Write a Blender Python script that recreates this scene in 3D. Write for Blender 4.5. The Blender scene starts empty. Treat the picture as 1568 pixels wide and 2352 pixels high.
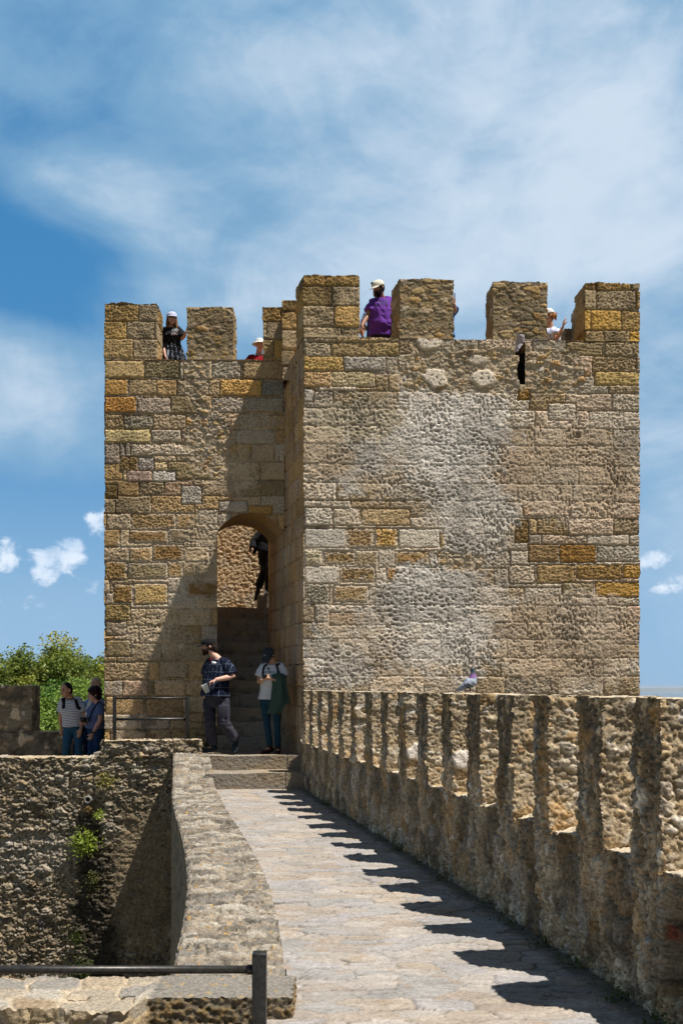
import bpy, bmesh, math, random
import numpy as np
from mathutils import Vector, Matrix
from mathutils.bvhtree import BVHTree

# ------------------------------------------------------------------ camera, sky, sun
scene = bpy.context.scene
COL = scene.collection
F = 2287.0          # focal length in units of the 1568 x 2352 layout grid
EYE = 1.45          # eye height over the wall walk (z = 0)
cd = bpy.data.cameras.new("camera")
cd.sensor_fit = 'VERTICAL'; cd.sensor_height = 36.0; cd.lens = 36.0 * F / 2352.0
cd.shift_y = 402.0 / 2352.0
cd.clip_start = 0.05; cd.clip_end = 120000
cam = bpy.data.objects.new("camera", cd); COL.objects.link(cam)
cam.location = (0, 0, EYE); cam.rotation_euler = (math.pi / 2, 0, 0)
scene.camera = cam

SUNV = Vector((0.44, -0.21, 1.0)).normalized()      # towards the sun
sun_el = math.asin(SUNV.z)
sun_az = math.atan2(SUNV.x, SUNV.y)                  # clockwise from +Y
sl = bpy.data.lights.new("sun", 'SUN'); sl.energy = 5.0; sl.angle = math.radians(0.53); sl.color = (1.0, 0.955, 0.89)
so = bpy.data.objects.new("sun", sl); COL.objects.link(so)
so.rotation_euler = (-SUNV).to_track_quat('-Z', 'Y').to_euler()

world = bpy.data.worlds.new("World"); scene.world = world; world.use_nodes = True
scene.view_settings.view_transform = 'Standard'; scene.view_settings.look = 'None'
scene.view_settings.exposure = 0.45; scene.view_settings.gamma = 1.0
scene.view_settings.use_curve_mapping = False


def build_sky():
    nt = world.node_tree; nt.nodes.clear()
    N = nt.nodes.new; L = nt.links.new

    def math_(op, a, b=None, c=None, clamp=False):
        n = N('ShaderNodeMath'); n.operation = op; n.use_clamp = clamp
        for i, v in enumerate((a, b, c)):
            if v is None: continue
            if isinstance(v, (int, float)): n.inputs[i].default_value = v
            else: L(v, n.inputs[i])
        return n.outputs[0]

    def smooth(v, lo, hi):
        n = N('ShaderNodeMapRange'); n.interpolation_type = 'SMOOTHSTEP'
        L(v, n.inputs[0]); n.inputs[1].default_value = lo; n.inputs[2].default_value = hi
        n.inputs[3].default_value = 0; n.inputs[4].default_value = 1
        return n.outputs[0]

    def mixc(f, a, b):
        n = N('ShaderNodeMix'); n.data_type = 'RGBA'
        if isinstance(f, (int, float)): n.inputs[0].default_value = f
        else: L(f, n.inputs[0])
        for s, v in ((6, a), (7, b)):
            if isinstance(v, tuple): n.inputs[s].default_value = (*v, 1)
            else: L(v, n.inputs[s])
        return n.outputs[2]
    tc = N('ShaderNodeTexCoord')
    sep = N('ShaderNodeSeparateXYZ'); L(tc.outputs['Generated'], sep.inputs[0])
    X, Y, Z = sep.outputs
    sky = N('ShaderNodeTexSky'); sky.sky_type = 'NISHITA'; sky.sun_disc = False
    sky.sun_elevation = sun_el; sky.sun_rotation = sun_az
    sky.altitude = 100; sky.air_density = 1.0; sky.dust_density = 0.6; sky.ozone_density = 2.2
    sc = N('ShaderNodeVectorMath'); sc.operation = 'SCALE'; L(sky.outputs[0], sc.inputs[0]); sc.inputs['Scale'].default_value = 0.105
    base = sc.outputs[0]
    # azimuth / elevation coordinates of the direction (world space, no seam in front)
    az = math_('ARCTAN2', X, Y)                   # 0 = straight ahead, + right
    el = math_('ARCSINE', Z)
    comb = N('ShaderNodeCombineXYZ'); L(az, comb.inputs[0]); L(el, comb.inputs[1])
    P = comb.outputs[0]

    def noise(scale, detail, rough, sx=1, sy=1, rot=0, off=(0, 0, 0), dist=0.0):
        m = N('ShaderNodeMapping'); L(P, m.inputs[0])
        m.inputs['Scale'].default_value = (sx, sy, 1); m.inputs['Rotation'].default_value = (0, 0, rot)
        m.inputs['Location'].default_value = off
        n = N('ShaderNodeTexNoise'); L(m.outputs[0], n.inputs[0])
        n.inputs['Scale'].default_value = scale; n.inputs['Detail'].default_value = detail
        n.inputs['Roughness'].default_value = rough; n.inputs['Distortion'].default_value = dist
        return n.outputs[0]

    def blob(a, e, ra, re, rot=0.0):             # soft ellipse round a direction (radians)
        da = math_('SUBTRACT', az, a); de = math_('SUBTRACT', el, e)
        c, s = math.cos(rot), math.sin(rot)
        u = math_('ADD', math_('MULTIPLY', da, c / ra), math_('MULTIPLY', de, s / ra))
        v = math_('ADD', math_('MULTIPLY', da, -s / re), math_('MULTIPLY', de, c / re))
        r2 = math_('ADD', math_('MULTIPLY', u, u), math_('MULTIPLY', v, v))
        return math_('EXPONENT', math_('MULTIPLY', r2, -1.0))

    def dirof(px, py):
        d = Vector(((px - 784) / F, 1.0, (1578 - py) / F)).normalized()
        return math.atan2(d.x, d.y), math.asin(d.z)
    # veil of high cloud: broad soft noise with finer streaks
    n1 = noise(2.6, 6, 0.5, 1.0, 1.9, 0.35, (3.1, 1.7, 0), 0.35)
    n2 = noise(5.5, 8, 0.58, 1.0, 1.6, -0.75, (0.3, 7.7, 0), 0.6)
    n3 = noise(22, 6, 0.6, 1.0, 2.2, -0.6, (5.0, 2.0, 0), 0.3)
    v = math_('ADD', math_('MULTIPLY', n1, 0.46), math_('MULTIPLY', n2, 0.52))
    v = math_('ADD', v, math_('MULTIPLY', n3, 0.16))
    terms = []

    def add(px, py, rx, ry, w, rot=0.0):
        a, e = dirof(px, py)
        terms.append(math_('MULTIPLY', blob(a, e, rx / F, ry / F, rot), w))
    add(1150, 150, 560, 270, 0.20, -0.3)
    add(1350, 480, 420, 260, 0.10, 0.5)
    add(520, 120, 300, 110, 0.10)
    add(160, 390, 230, 70, 0.14)
    add(430, 560, 330, 80, 0.13, -0.2)
    add(1200, 640, 560, 90, 0.15)
    add(420, 690, 420, 50, 0.12, -0.12)
    add(130, 900, 330, 170, 0.20)
    add(1540, 1050, 240, 420, 0.16)
    add(60, 190, 270, 150, -0.02)
    add(980, 420, 600, 260, 0.07)
    add(100, 300, 240, 55, -0.13)
    add(30, 590, 260, 85, -0.50, -0.1)
    add(30, 690, 220, 45, -0.20, -0.2)
    add(600, 380, 330, 120, -0.09, 0.3)
    add(80, 1190, 330, 110, -0.34)
    add(80, 1120, 400, 40, -0.06)
    for t in terms: v = math_('ADD', v, t)
    veil = smooth(v, 0.30, 0.72)
    bright = smooth(v, 0.60, 0.96)
    veilcol = mixc(bright, (0.19, 0.335, 0.49), (0.49, 0.575, 0.67))
    skyblue = mixc(0.68, base, (0.006, 0.17, 0.39))
    col = mixc(math_('MULTIPLY', veil, 0.93), skyblue, veilcol)
    # pale band towards the horizon
    hz = smooth(el, 0.30, -0.02)
    col = mixc(math_('MULTIPLY', hz, 0.62), col, (0.27, 0.42, 0.60))
    # small cumulus heads low at the left and right
    cn = noise(38, 9, 0.62, 1.0, 1.15, 0.0, (1.3, 0.2, 0), 0.25)
    cn2 = noise(11, 5, 0.5, 1.0, 1.3, 0.0, (8.3, 4.2, 0))
    cs = None
    for (px, py, rx, ry, w) in ((125, 1285, 70, 34, 1.0), (165, 1250, 34, 22, 1.0), (100, 1310, 52, 34, 0.8), (15, 1270, 36, 42, 0.85),
                                (222, 1203, 30, 36, 0.85), (40, 1385, 60, 22, 0.55), (1500, 1285, 48, 26, 0.9), (1550, 1345, 60, 28, 0.6),
                                (1440, 1300, 50, 30, 0.7), (205, 1330, 150, 46, 0.38), (-150, 1300, 120, 50, 0.9), (-350, 1250, 90, 60, 0.9), (1800, 1290, 160, 60, 0.9)):
        a, e = dirof(px, py)
        b = math_('MULTIPLY', blob(a, e, rx / F, ry / F), w)
        cs = b if cs is None else math_('MAXIMUM', cs, b)
    cv = math_('ADD', math_('MULTIPLY', cs, 0.70), math_('MULTIPLY', math_('MULTIPLY', math_('SUBTRACT', cn, 0.5), 1.7), smooth(cs, 0.02, 0.35)))
    cm = smooth(cv, 0.22, 0.62)
    ccol = mixc(smooth(math_('ADD', cn2, math_('MULTIPLY', cn, 0.6)), 0.6, 0.95), (0.40, 0.52, 0.68), (0.74, 0.79, 0.86))
    col = mixc(math_('MULTIPLY', cm, 0.72), col, ccol)
    # unseen sky overhead and behind dimmed to neutral, to weaken the fill light
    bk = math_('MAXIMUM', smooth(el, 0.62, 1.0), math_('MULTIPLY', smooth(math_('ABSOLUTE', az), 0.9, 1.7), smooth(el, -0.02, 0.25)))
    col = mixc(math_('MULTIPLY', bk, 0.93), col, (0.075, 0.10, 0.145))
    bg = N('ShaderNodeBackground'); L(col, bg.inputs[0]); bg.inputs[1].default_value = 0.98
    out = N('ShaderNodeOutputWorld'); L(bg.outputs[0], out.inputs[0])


build_sky()

# ------------------------------------------------------------------ helpers


def pt(px, py, Y):
    return np.array([(px - 784) / F * Y, Y, EYE - (py - 1578) / F * Y])


def tag(o, label=None, cat=None, group=None, kind=None):
    if label: o['label'] = label
    if cat: o['category'] = cat
    if group: o['group'] = group
    if kind: o['kind'] = kind
    return o


def empty(name, loc, label=None, cat=None, group=None, kind=None):
    o = bpy.data.objects.new(name, None); COL.objects.link(o); o.location = loc
    o.empty_display_size = 0.2
    return tag(o, label, cat, group, kind)


def child(o, parent):
    """parent without moving the world-space geometry"""
    o.parent = parent
    o.matrix_parent_inverse = Matrix.Translation(-Vector(parent.location))
    return o


def mesh_np(name, V, Fq, mat, parent=None, col=None, smooth=True, tris=None):
    """V (n,3); Fq (m,4) quads; tris (k,3); col (n,3)"""
    me = bpy.data.meshes.new(name)
    V = np.asarray(V, dtype=np.float32)
    Fq = np.zeros((0, 4), dtype=np.int32) if Fq is None else np.asarray(Fq, dtype=np.int32)
    T = np.zeros((0, 3), dtype=np.int32) if tris is None else np.asarray(tris, dtype=np.int32)
    me.vertices.add(len(V)); me.vertices.foreach_set('co', V.ravel())
    loops = np.concatenate([Fq.ravel(), T.ravel()])
    me.loops.add(len(loops)); me.loops.foreach_set('vertex_index', loops)
    nf = len(Fq) + len(T)
    me.polygons.add(nf)
    starts = np.concatenate([np.arange(len(Fq)) * 4, len(Fq) * 4 + np.arange(len(T)) * 3]).astype(np.int32)
    me.polygons.foreach_set('loop_start', starts)
    if smooth: me.polygons.foreach_set('use_smooth', np.ones(nf, dtype=bool))
    me.update(calc_edges=True); me.validate()
    if col is not None:
        a = me.color_attributes.new('Col', 'FLOAT_COLOR', 'POINT')
        c = np.ones((len(V), 4), dtype=np.float32); c[:, :3] = np.clip(col, 0, 1)
        a.data.foreach_set('color', c.ravel())
    if mat is not None: me.materials.append(mat)
    o = bpy.data.objects.new(name, me); COL.objects.link(o)
    if parent is not None: child(o, parent)
    return o


# ---- noise in numpy
def _hash(ix, iy, seed):
    h = (ix.astype(np.int64) * 374761393 + iy.astype(np.int64) * 668265263 + int(seed) * 2147483647 * 3 + 974711) & 0xFFFFFFFF
    h = ((h ^ (h >> 13)) * 1274126177) & 0xFFFFFFFF
    h = ((h ^ (h >> 16)) * 2246822519) & 0xFFFFFFFF
    h = h ^ (h >> 15)
    return (h & 0xFFFFFF).astype(np.float64) / 0x1000000


def vnoise(x, y, seed=0):
    ix = np.floor(x); iy = np.floor(y); fx = x - ix; fy = y - iy
    ux = fx * fx * fx * (fx * (fx * 6 - 15) + 10); uy = fy * fy * fy * (fy * (fy * 6 - 15) + 10)
    r = 0
    for dx in (0, 1):
        for dy in (0, 1):
            a = _hash(ix + dx, iy + dy, seed) * 2 * math.pi
            g = np.cos(a) * (fx - dx) + np.sin(a) * (fy - dy)
            r = r + g * (ux if dx else 1 - ux) * (uy if dy else 1 - uy)
    return r * 1.5                                   # about -1..1


def fbm(x, y, octv=4, seed=0, gain=0.5, lac=2.03):
    r = 0; a = 1.0; t = 0
    for i in range(octv):
        r = r + a * vnoise(x, y, seed + i * 17); t += a; a *= gain; x = x * lac + 3.7; y = y * lac - 1.9
    return r / t


def worley(x, y, seed=0, jit=0.9):
    ix = np.floor(x); iy = np.floor(y)
    f1 = np.full(x.shape, 9.0); f2 = np.full(x.shape, 9.0); idn = np.zeros(x.shape)
    for dx in (-1, 0, 1):
        for dy in (-1, 0, 1):
            cx = ix + dx; cy = iy + dy
            px = cx + 0.5 + jit * (_hash(cx, cy, seed) - 0.5); py = cy + 0.5 + jit * (_hash(cx, cy, seed + 91) - 0.5)
            d = np.hypot(px - x, py - y)
            new = d < f1
            f2 = np.where(new, f1, np.minimum(f2, d))
            idn = np.where(new, _hash(cx, cy, seed + 7), idn)
            f1 = np.where(new, d, f1)
    return f1, f2, idn


def sst(x, a, b):
    t = np.clip((x - a) / (b - a), 0, 1); return t * t * (3 - 2 * t)


def lerp(a, b, t):
    return a + (b - a) * t


def mixv(a, b, m):
    return a * (1 - m[:, None]) + b * m[:, None]


def pal(idn, colors):
    colors = np.array(colors); k = np.minimum((idn * len(colors)).astype(int), len(colors) - 1)
    return colors[k]


def srgb(*c):
    c = np.array(c) / 255.0
    return np.where(c <= 0.04045, c / 12.92, ((c + 0.055) / 1.055) ** 2.4)


# ---- masonry
class Ashlar:
    def __init__(self, seed, hmin, hmax, wmin, wmax, v0=-8, v1=16, u0=-8, u1=44):
        rng = random.Random(seed); self.seed = seed
        b = [v0]
        while b[-1] < v1: b.append(b[-1] + rng.uniform(hmin, hmax))
        self.rows = np.array(b); self.cols = []
        for _ in b:
            c = [u0 - rng.random()]
            while c[-1] < u1: c.append(c[-1] + rng.uniform(wmin, wmax))
            self.cols.append(np.array(c))

    def __call__(self, u, v, wob=0.012):
        s = self.seed
        uu = u + wob * fbm(u * 3.1, v * 3.1, 2, s + 3); vv = v + wob * 1.2 * fbm(u * 2.3 + 9, v * 2.3, 2, s + 5)
        r = np.clip(np.searchsorted(self.rows, vv) - 1, 0, len(self.rows) - 2)
        ev = np.minimum(vv - self.rows[r], self.rows[r + 1] - vv)
        bid = np.zeros(u.shape); eu = np.zeros(u.shape)
        for k in np.unique(r):
            m = r == k; c = self.cols[k]
            q = np.clip(np.searchsorted(c, uu[m]) - 1, 0, len(c) - 2)
            eu[m] = np.minimum(uu[m] - c[q], c[q + 1] - uu[m]); bid[m] = _hash(q.astype(float), np.full(q.shape, float(k)), s + 11)
        e = np.minimum(ev, eu)
        return bid, e


def apply_rects(u, v, bid, e, colr, rects, seed):
    """rects: (u0,u1,v0,v1,color) named blocks that replace what the random coursing gave"""
    rough = np.zeros(u.shape)
    for i, (a, b, c, d, colo, *rest) in enumerate(rects):
        uu = u + 0.012 * fbm(u * 9, v * 9, 2, seed + 31); vv = v + 0.012 * fbm(u * 9 + 5, v * 9, 2, seed + 37)
        dd = np.minimum(np.minimum(uu - a, b - uu), np.minimum(vv - c, d - vv))
        near = (dd > -0.02)
        m = dd > 0
        e[near] = np.abs(dd[near]); bid[m] = ((i * 0.6180339) % 1.0)
        colr[m] = colo
        if rest: rough[m] = rest[0]
    return rough


def ridge_pits(u, v, seed, cell=0.055):
    """tooled / weathered surface: many small pits, 0..1"""
    f1, f2, _ = worley(u / cell + 0.5 * fbm(u * 9, v * 9, 2, seed), v / (cell * 0.8), seed + 1)
    return 1 - sst(f1, 0.10, 0.34)


FACE_AX = {'F': (0, 2), 'B': (0, 2), 'L': (1, 2), 'R': (1, 2), 'T': (0, 1), 'D': (0, 1)}


def gridbox(name, s0, s1, t0, t1, z0, z1, cell, faces, sfun, warp, mat, parent=None, cut=None, cells=None, zgrade=None):
    """box in local (s,t,z); each face a fine grid displaced along its normal by sfun(face,a,b,S,T,Z)->(h,col)"""
    lim = {'F': (1, t0), 'B': (1, t1), 'L': (0, s0), 'R': (0, s1), 'T': (2, z1), 'D': (2, z0)}
    nrm = {'F': (0, -1, 0), 'B': (0, 1, 0), 'L': (-1, 0, 0), 'R': (1, 0, 0), 'T': (0, 0, 1), 'D': (0, 0, -1)}
    ranges = [(s0, s1), (t0, t1), (z0, z1)]
    VV = []; FF = []; CC = []; off = 0
    for f in faces:
        a, b = FACE_AX[f]; ax, val = lim[f]
        cl = cells.get(f, cell) if cells else cell
        na = max(1, int(round((ranges[a][1] - ranges[a][0]) / cl))); nb = max(1, int(round((ranges[b][1] - ranges[b][0]) / cl)))
        A, B = np.meshgrid(np.linspace(*ranges[a], na + 1), np.linspace(*ranges[b], nb + 1))
        A = A.ravel(); B = B.ravel()
        P = np.zeros((len(A), 3)); P[:, a] = A; P[:, b] = B; P[:, ax] = val
        h, c = sfun(f, P[:, a], P[:, b], P[:, 0], P[:, 1], P[:, 2])
        D = np.array(nrm[f])[None] * h[:, None]
        for g in faces:
            if g == f: continue
            gx, gv = lim[g]
            if gx == ax: continue
            m = np.abs(P[:, gx] - gv) < 1e-6
            if m.any():
                ga, gb = FACE_AX[g]; Q = P[m]
                hg, _ = sfun(g, Q[:, ga], Q[:, gb], Q[:, 0], Q[:, 1], Q[:, 2])
                D[m] += np.array(nrm[g])[None] * hg[:, None]
        i = np.arange((na + 1) * (nb + 1)).reshape(nb + 1, na + 1)
        q = np.stack([i[:-1, :-1].ravel(), i[:-1, 1:].ravel(), i[1:, 1:].ravel(), i[1:, :-1].ravel()], 1)
        if cut is not None:
            cc = P[q].mean(1); keep = ~cut(f, cc); q = q[keep]
        if f in ('B', 'L', 'D'): q = q[:, ::-1]
        VV.append(P + D); FF.append(q + off); CC.append(c); off += len(P)
    V = np.concatenate(VV); X, Y, Z = warp(V[:, 0], V[:, 1], V[:, 2])
    V = np.stack([X, Y, Z], 1)
    return mesh_np(name, V, np.concatenate(FF), mat, parent, np.concatenate(CC))


# ---- materials
def new_mat(name):
    m = bpy.data.materials.new(name); m.use_nodes = True
    nt = m.node_tree; b = nt.nodes['Principled BSDF']
    return m, nt, b


def stone_mat(name, fine=90.0, bump=0.5, dist=0.006, var=0.22, rough=0.93, tint=(1, 1, 1)):
    m, nt, b = new_mat(name); N = nt.nodes.new; L = nt.links.new
    at = N('ShaderNodeAttribute'); at.attribute_name = 'Col'
    tc = N('ShaderNodeNewGeometry')
    n1 = N('ShaderNodeTexNoise'); n1.inputs['Scale'].default_value = fine; n1.inputs['Detail'].default_value = 5; n1.inputs['Roughness'].default_value = 0.65
    L(tc.outputs['Position'], n1.inputs[0])
    mr = N('ShaderNodeMapRange'); L(n1.outputs[0], mr.inputs[0]); mr.inputs[1].default_value = 0.3; mr.inputs[2].default_value = 0.7
    mr.inputs[3].default_value = 1 - var; mr.inputs[4].default_value = 1 + var
    mu = N('ShaderNodeVectorMath'); mu.operation = 'SCALE'; L(at.outputs['Color'], mu.inputs[0]); L(mr.outputs[0], mu.inputs['Scale'])
    tn = N('ShaderNodeVectorMath'); tn.operation = 'MULTIPLY'; L(mu.outputs[0], tn.inputs[0]); tn.inputs[1].default_value = tint
    L(tn.outputs[0], b.inputs['Base Color'])
    bp = N('ShaderNodeBump'); bp.inputs['Strength'].default_value = bump; bp.inputs['Distance'].default_value = dist
    L(n1.outputs[0], bp.inputs['Height']); L(bp.outputs[0], b.inputs['Normal'])
    b.inputs['Roughness'].default_value = rough; b.inputs['Specular IOR Level'].default_value = 0.15
    return m


def plain_mat(name, color, rough=0.8, spec=0.3, metal=0.0, noise=None, bump=None):
    m, nt, b = new_mat(name); N = nt.nodes.new; L = nt.links.new
    b.inputs['Roughness'].default_value = rough; b.inputs['Specular IOR Level'].default_value = spec; b.inputs['Metallic'].default_value = metal
    tc = N('ShaderNodeNewGeometry')
    n1 = N('ShaderNodeTexNoise'); n1.inputs['Scale'].default_value = noise[0] if noise else 40; n1.inputs['Detail'].default_value = 4
    L(tc.outputs['Position'], n1.inputs[0])
    mr = N('ShaderNodeMapRange'); L(n1.outputs[0], mr.inputs[0]); v = noise[1] if noise else 0.08
    mr.inputs[1].default_value = 0.3; mr.inputs[2].default_value = 0.7; mr.inputs[3].default_value = 1 - v; mr.inputs[4].default_value = 1 + v
    mu = N('ShaderNodeVectorMath'); mu.operation = 'SCALE'; mu.inputs[0].default_value = color[:3]; L(mr.outputs[0], mu.inputs['Scale'])
    L(mu.outputs[0], b.inputs['Base Color'])
    if bump:
        bp = N('ShaderNodeBump'); bp.inputs['Strength'].default_value = bump[0]; bp.inputs['Distance'].default_value = bump[1]
        L(n1.outputs[0], bp.inputs['Height']); L(bp.outputs[0], b.inputs['Normal'])
    return m


M_STONE = stone_mat('tower_stone', 60, 0.8, 0.012, 0.42, tint=(1.24, 1.07, .88))
M_RUBBLE = stone_mat('rubble_stone', 60, 0.8, 0.012, 0.42, tint=(1.05, .95, .83))
M_PAVE = stone_mat('paving_stone', 60, 0.6, 0.006, 0.24, tint=(.76, .765, .79))
M_STEP = stone_mat('step_stone', 70, 0.5, 0.006, 0.24, tint=(.88, .86, .84))

TAN = (.40, .325, .21); GREY = (.36, .335, .29); OLIVE = (.25, .215, .135); ORANGE = (.43, .27, .09); CREAM = (.50, .43, .30)
PINK = (.41, .32, .245); BROWN = (.27, .18, .085); PALE = (.47, .45, .41); WHITE = (.60, .58, .53); BLUEG = (.27, .28, .28); YEL = (.44, .33, .13)
MORTAR = (.40, .36, .28)
# ------------------------------------------------------------------ stone surfaces
ASH_A = Ashlar(11, .235, .30, .38, .78)
ASH_B = Ashlar(23, .24, .31, .40, .85)
ASH_M = Ashlar(37, .26, .33, .34, .62)
ASH_S = Ashlar(51, .26, .34, .4, .7)


def RA(x0, y0, x1, y1, c, *r):       # block rectangle on the door wall, measured on the layout grid
    k = 16.2 / F
    return ((x0 - 784) * k, (x1 - 784) * k, EYE - (y1 - 1578) * k, EYE - (y0 - 1578) * k, c, *r)


def RB(x0, y0, x1, y1, c, *r):
    Y = 14.75 + .0367 * (((x0 + x1) / 2 - 784) * 14.8 / F + .561); k = Y / F
    return ((x0 - 784) * k, (x1 - 784) * k, EYE - (y1 - 1578) * k, EYE - (y0 - 1578) * k, c, *r)


RECTS_A = [RA(240, 828, 330, 868, (.42, .33, .17)), RA(333, 828, 412, 868, (.24, .22, .14)), RA(487, 829, 553, 868, (.40, .385, .345)), RA(558, 828, 650, 868, TAN),
           RA(240, 871, 293, 908, (.42, .27, .10)), RA(296, 871, 360, 908, TAN), RA(505, 871, 600, 908, (.48, .33, .13)), RA(602, 876, 652, 908, (.25, .26, .255)),
           RA(241, 911, 313, 948, (.44, .25, .08)), RA(315, 912, 392, 949, (.36, .32, .285)), RA(487, 912, 560, 948, (.40, .375, .35)), RA(562, 912, 652, 945, (.30, .29, .26)),
           RA(241, 951, 282, 983, TAN), RA(285, 953, 352, 985, (.33, .32, .27)), RA(241, 986, 345, 1017, (.47, .42, .25)), RA(348, 986, 417, 1017, GREY),
           RA(241, 1020, 275, 1065, (.31, .28, .25)), RA(300, 1020, 446, 1047, (.43, .40, .35)), RA(277, 1049, 315, 1079, (.24, .18, .09)), RA(317, 1050, 355, 1079, (.45, .43, .44)),
           RA(291, 1081, 348, 1106, (.42, .34, .32)), RA(350, 1081, 404, 1106, (.52, .53, .54)), RA(416, 1115, 464, 1158, (.40, .40, .39)), RA(241, 1112, 270, 1145, (.22, .17, .08)),
           RA(428, 957, 456, 986, (.42, .24, .05)), RA(297, 1218, 385, 1247, (.25, .17, .075)), RA(388, 1214, 456, 1246, (.23, .19, .13)), RA(350, 1250, 422, 1289, (.29, .185, .075)),
           RA(241, 1290, 292, 1332, (.30, .21, .09)), RA(294, 1292, 385, 1330, (.28, .25, .17)), RA(262, 1342, 305, 1384, (.31, .21, .085)), RA(308, 1340, 385, 1388, (.44, .34, .17)),
           RA(450, 1290, 499, 1330, (.34, .28, .19)), RA(430, 1335, 499, 1371, (.26, .17, .075)), RA(241, 1388, 300, 1425, (.27, .22, .11)), RA(243, 1428, 290, 1460, (.31, .27, .22)),
           RA(243, 1470, 300, 1508, (.27, .23, .14)), RA(366, 1518, 430, 1556, (.42, .36, .28)), RA(433, 1518, 480, 1556, (.44, .33, .19)),
           RA(355, 1560, 425, 1598, (.43, .35, .25)), RA(428, 1562, 499, 1598, (.45, .36, .25)), RA(571, 1160, 626, 1182, (.45, .29, .09)),
           RA(455, 1170, 500, 1205, (.44, .43, .40)), RA(502, 1150, 568, 1176, (.40, .39, .36)),
           RA(243, 1600, 330, 1640, (.36, .27, .16)), RA(335, 1602, 420, 1645, (.38, .29, .18))]
RECTS_B = [RB(697, 785, 758, 816, (.46, .42, .33)), RB(760, 785, 850, 816, (.36, .29, .17)), RB(852, 785, 916, 816, (.33, .27, .15)),
           RB(697, 818, 788, 850, (.48, .36, .15)), RB(790, 818, 886, 850, (.36, .36, .36)), RB(697, 853, 760, 888, (.50, .37, .22)), RB(762, 853, 862, 888, (.46, .41, .27)),
           RB(697, 892, 720, 922, (.46, .46, .46)), RB(1365, 853, 1470, 884, (.43, .34, .14)), RB(1300, 784, 1385, 816, (.32, .27, .17)), RB(1388, 784, 1468, 818, (.34, .29, .20)),
           RB(700, 1165, 762, 1207, (.50, .50, .48)), RB(765, 1167, 826, 1207, (.49, .46, .40)), RB(829, 1168, 942, 1207, (.48, .39, .25)),
           RB(700, 1213, 794, 1258, (.48, .49, .49), .5), RB(797, 1213, 858, 1258, (.35, .26, .15)), RB(860, 1213, 912, 1258, (.47, .33, .13)), RB(915, 1214, 1018, 1258, (.56, .56, .53), .7),
           RB(700, 1263, 740, 1297, (.36, .35, .27)), RB(745, 1266, 815, 1296, (.33, .25, .14)), RB(906, 1266, 985, 1298, (.34, .24, .12)), RB(700, 1300, 777, 1340, (.56, .56, .55), .4),
           RB(780, 1302, 862, 1337, (.30, .23, .13)), RB(886, 1302, 940, 1337, (.37, .24, .11)), RB(700, 1340, 757, 1386, (.32, .32, .28)), RB(765, 1344, 846, 1382, (.32, .25, .15)),
           RB(888, 1344, 945, 1382, (.42, .31, .17)), RB(1182, 1195, 1214, 1246, (.24, .17, .08)), RB(1212, 1250, 1282, 1290, (.27, .20, .11)), RB(1284, 1250, 1368, 1292, (.31, .19, .065)),
           RB(1370, 1252, 1471, 1290, (.42, .41, .38)), RB(1168, 1297, 1228, 1340, (.47, .43, .37)), RB(1232, 1297, 1322, 1340, (.37, .28, .15)), RB(1324, 1297, 1428, 1330, (.29, .20, .08)),
           RB(1430, 1296, 1472, 1328, (.42, .28, .09)), RB(1366, 1337, 1473, 1371, (.46, .30, .09)), RB(1290, 1338, 1362, 1370, (.27, .24, .16)), RB(1400, 1480, 1474, 1512, (.47, .34, .14)),
           RB(1258, 925, 1322, 965, (.45, .43, .39)), RB(910, 898, 936, 922, (.40, .25, .06)), RB(1008, 920, 1042, 946, (.44, .28, .08)), RB(1190, 884, 1218, 918, (.30, .19, .05)),
           RB(1235, 841, 1250, 855, (.55, .55, .54), .9), RB(1200, 1150, 1310, 1185, (.47, .36, .27)), RB(757, 1406, 940, 1436, (.45, .36, .27)), RB(1010, 1225, 1030, 1262, (.33, .28, .17))]
PAL_A = [(.46, .34, .17), TAN, (.40, .38, .34), (.42, .37, .29), OLIVE, (.46, .39, .29), (.36, .335, .30), PINK, (.35, .26, .14), (.28, .24, .17), CREAM, (.44, .33, .18)]
PAL_B = [(.43, .38, .30), (.40, .38, .34), (.46, .40, .34), (.43, .41, .37), (.34, .29, .21), (.45, .37, .31), (.48, .46, .42), (.38, .31, .20)]
PAL_M = [(.44, .31, .13), (.33, .26, .14), (.52, .35, .10), (.29, .24, .15), (.38, .33, .23), (.45, .33, .14), (.36, .31, .22)]


def ragged(u, v, seed, s=1.0):
    """jagged weathered relief, about -1..1, with sharp dark crevices"""
    n = fbm(u * 9 * s, v * 12 * s, 5, seed, .68)
    r = 1 - np.abs(fbm(u * 13 * s + 4, v * 19 * s, 4, seed + 3, .62)) * 2.4
    return .9 * n - .55 * sst(r, .72, .98) + .08


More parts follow.
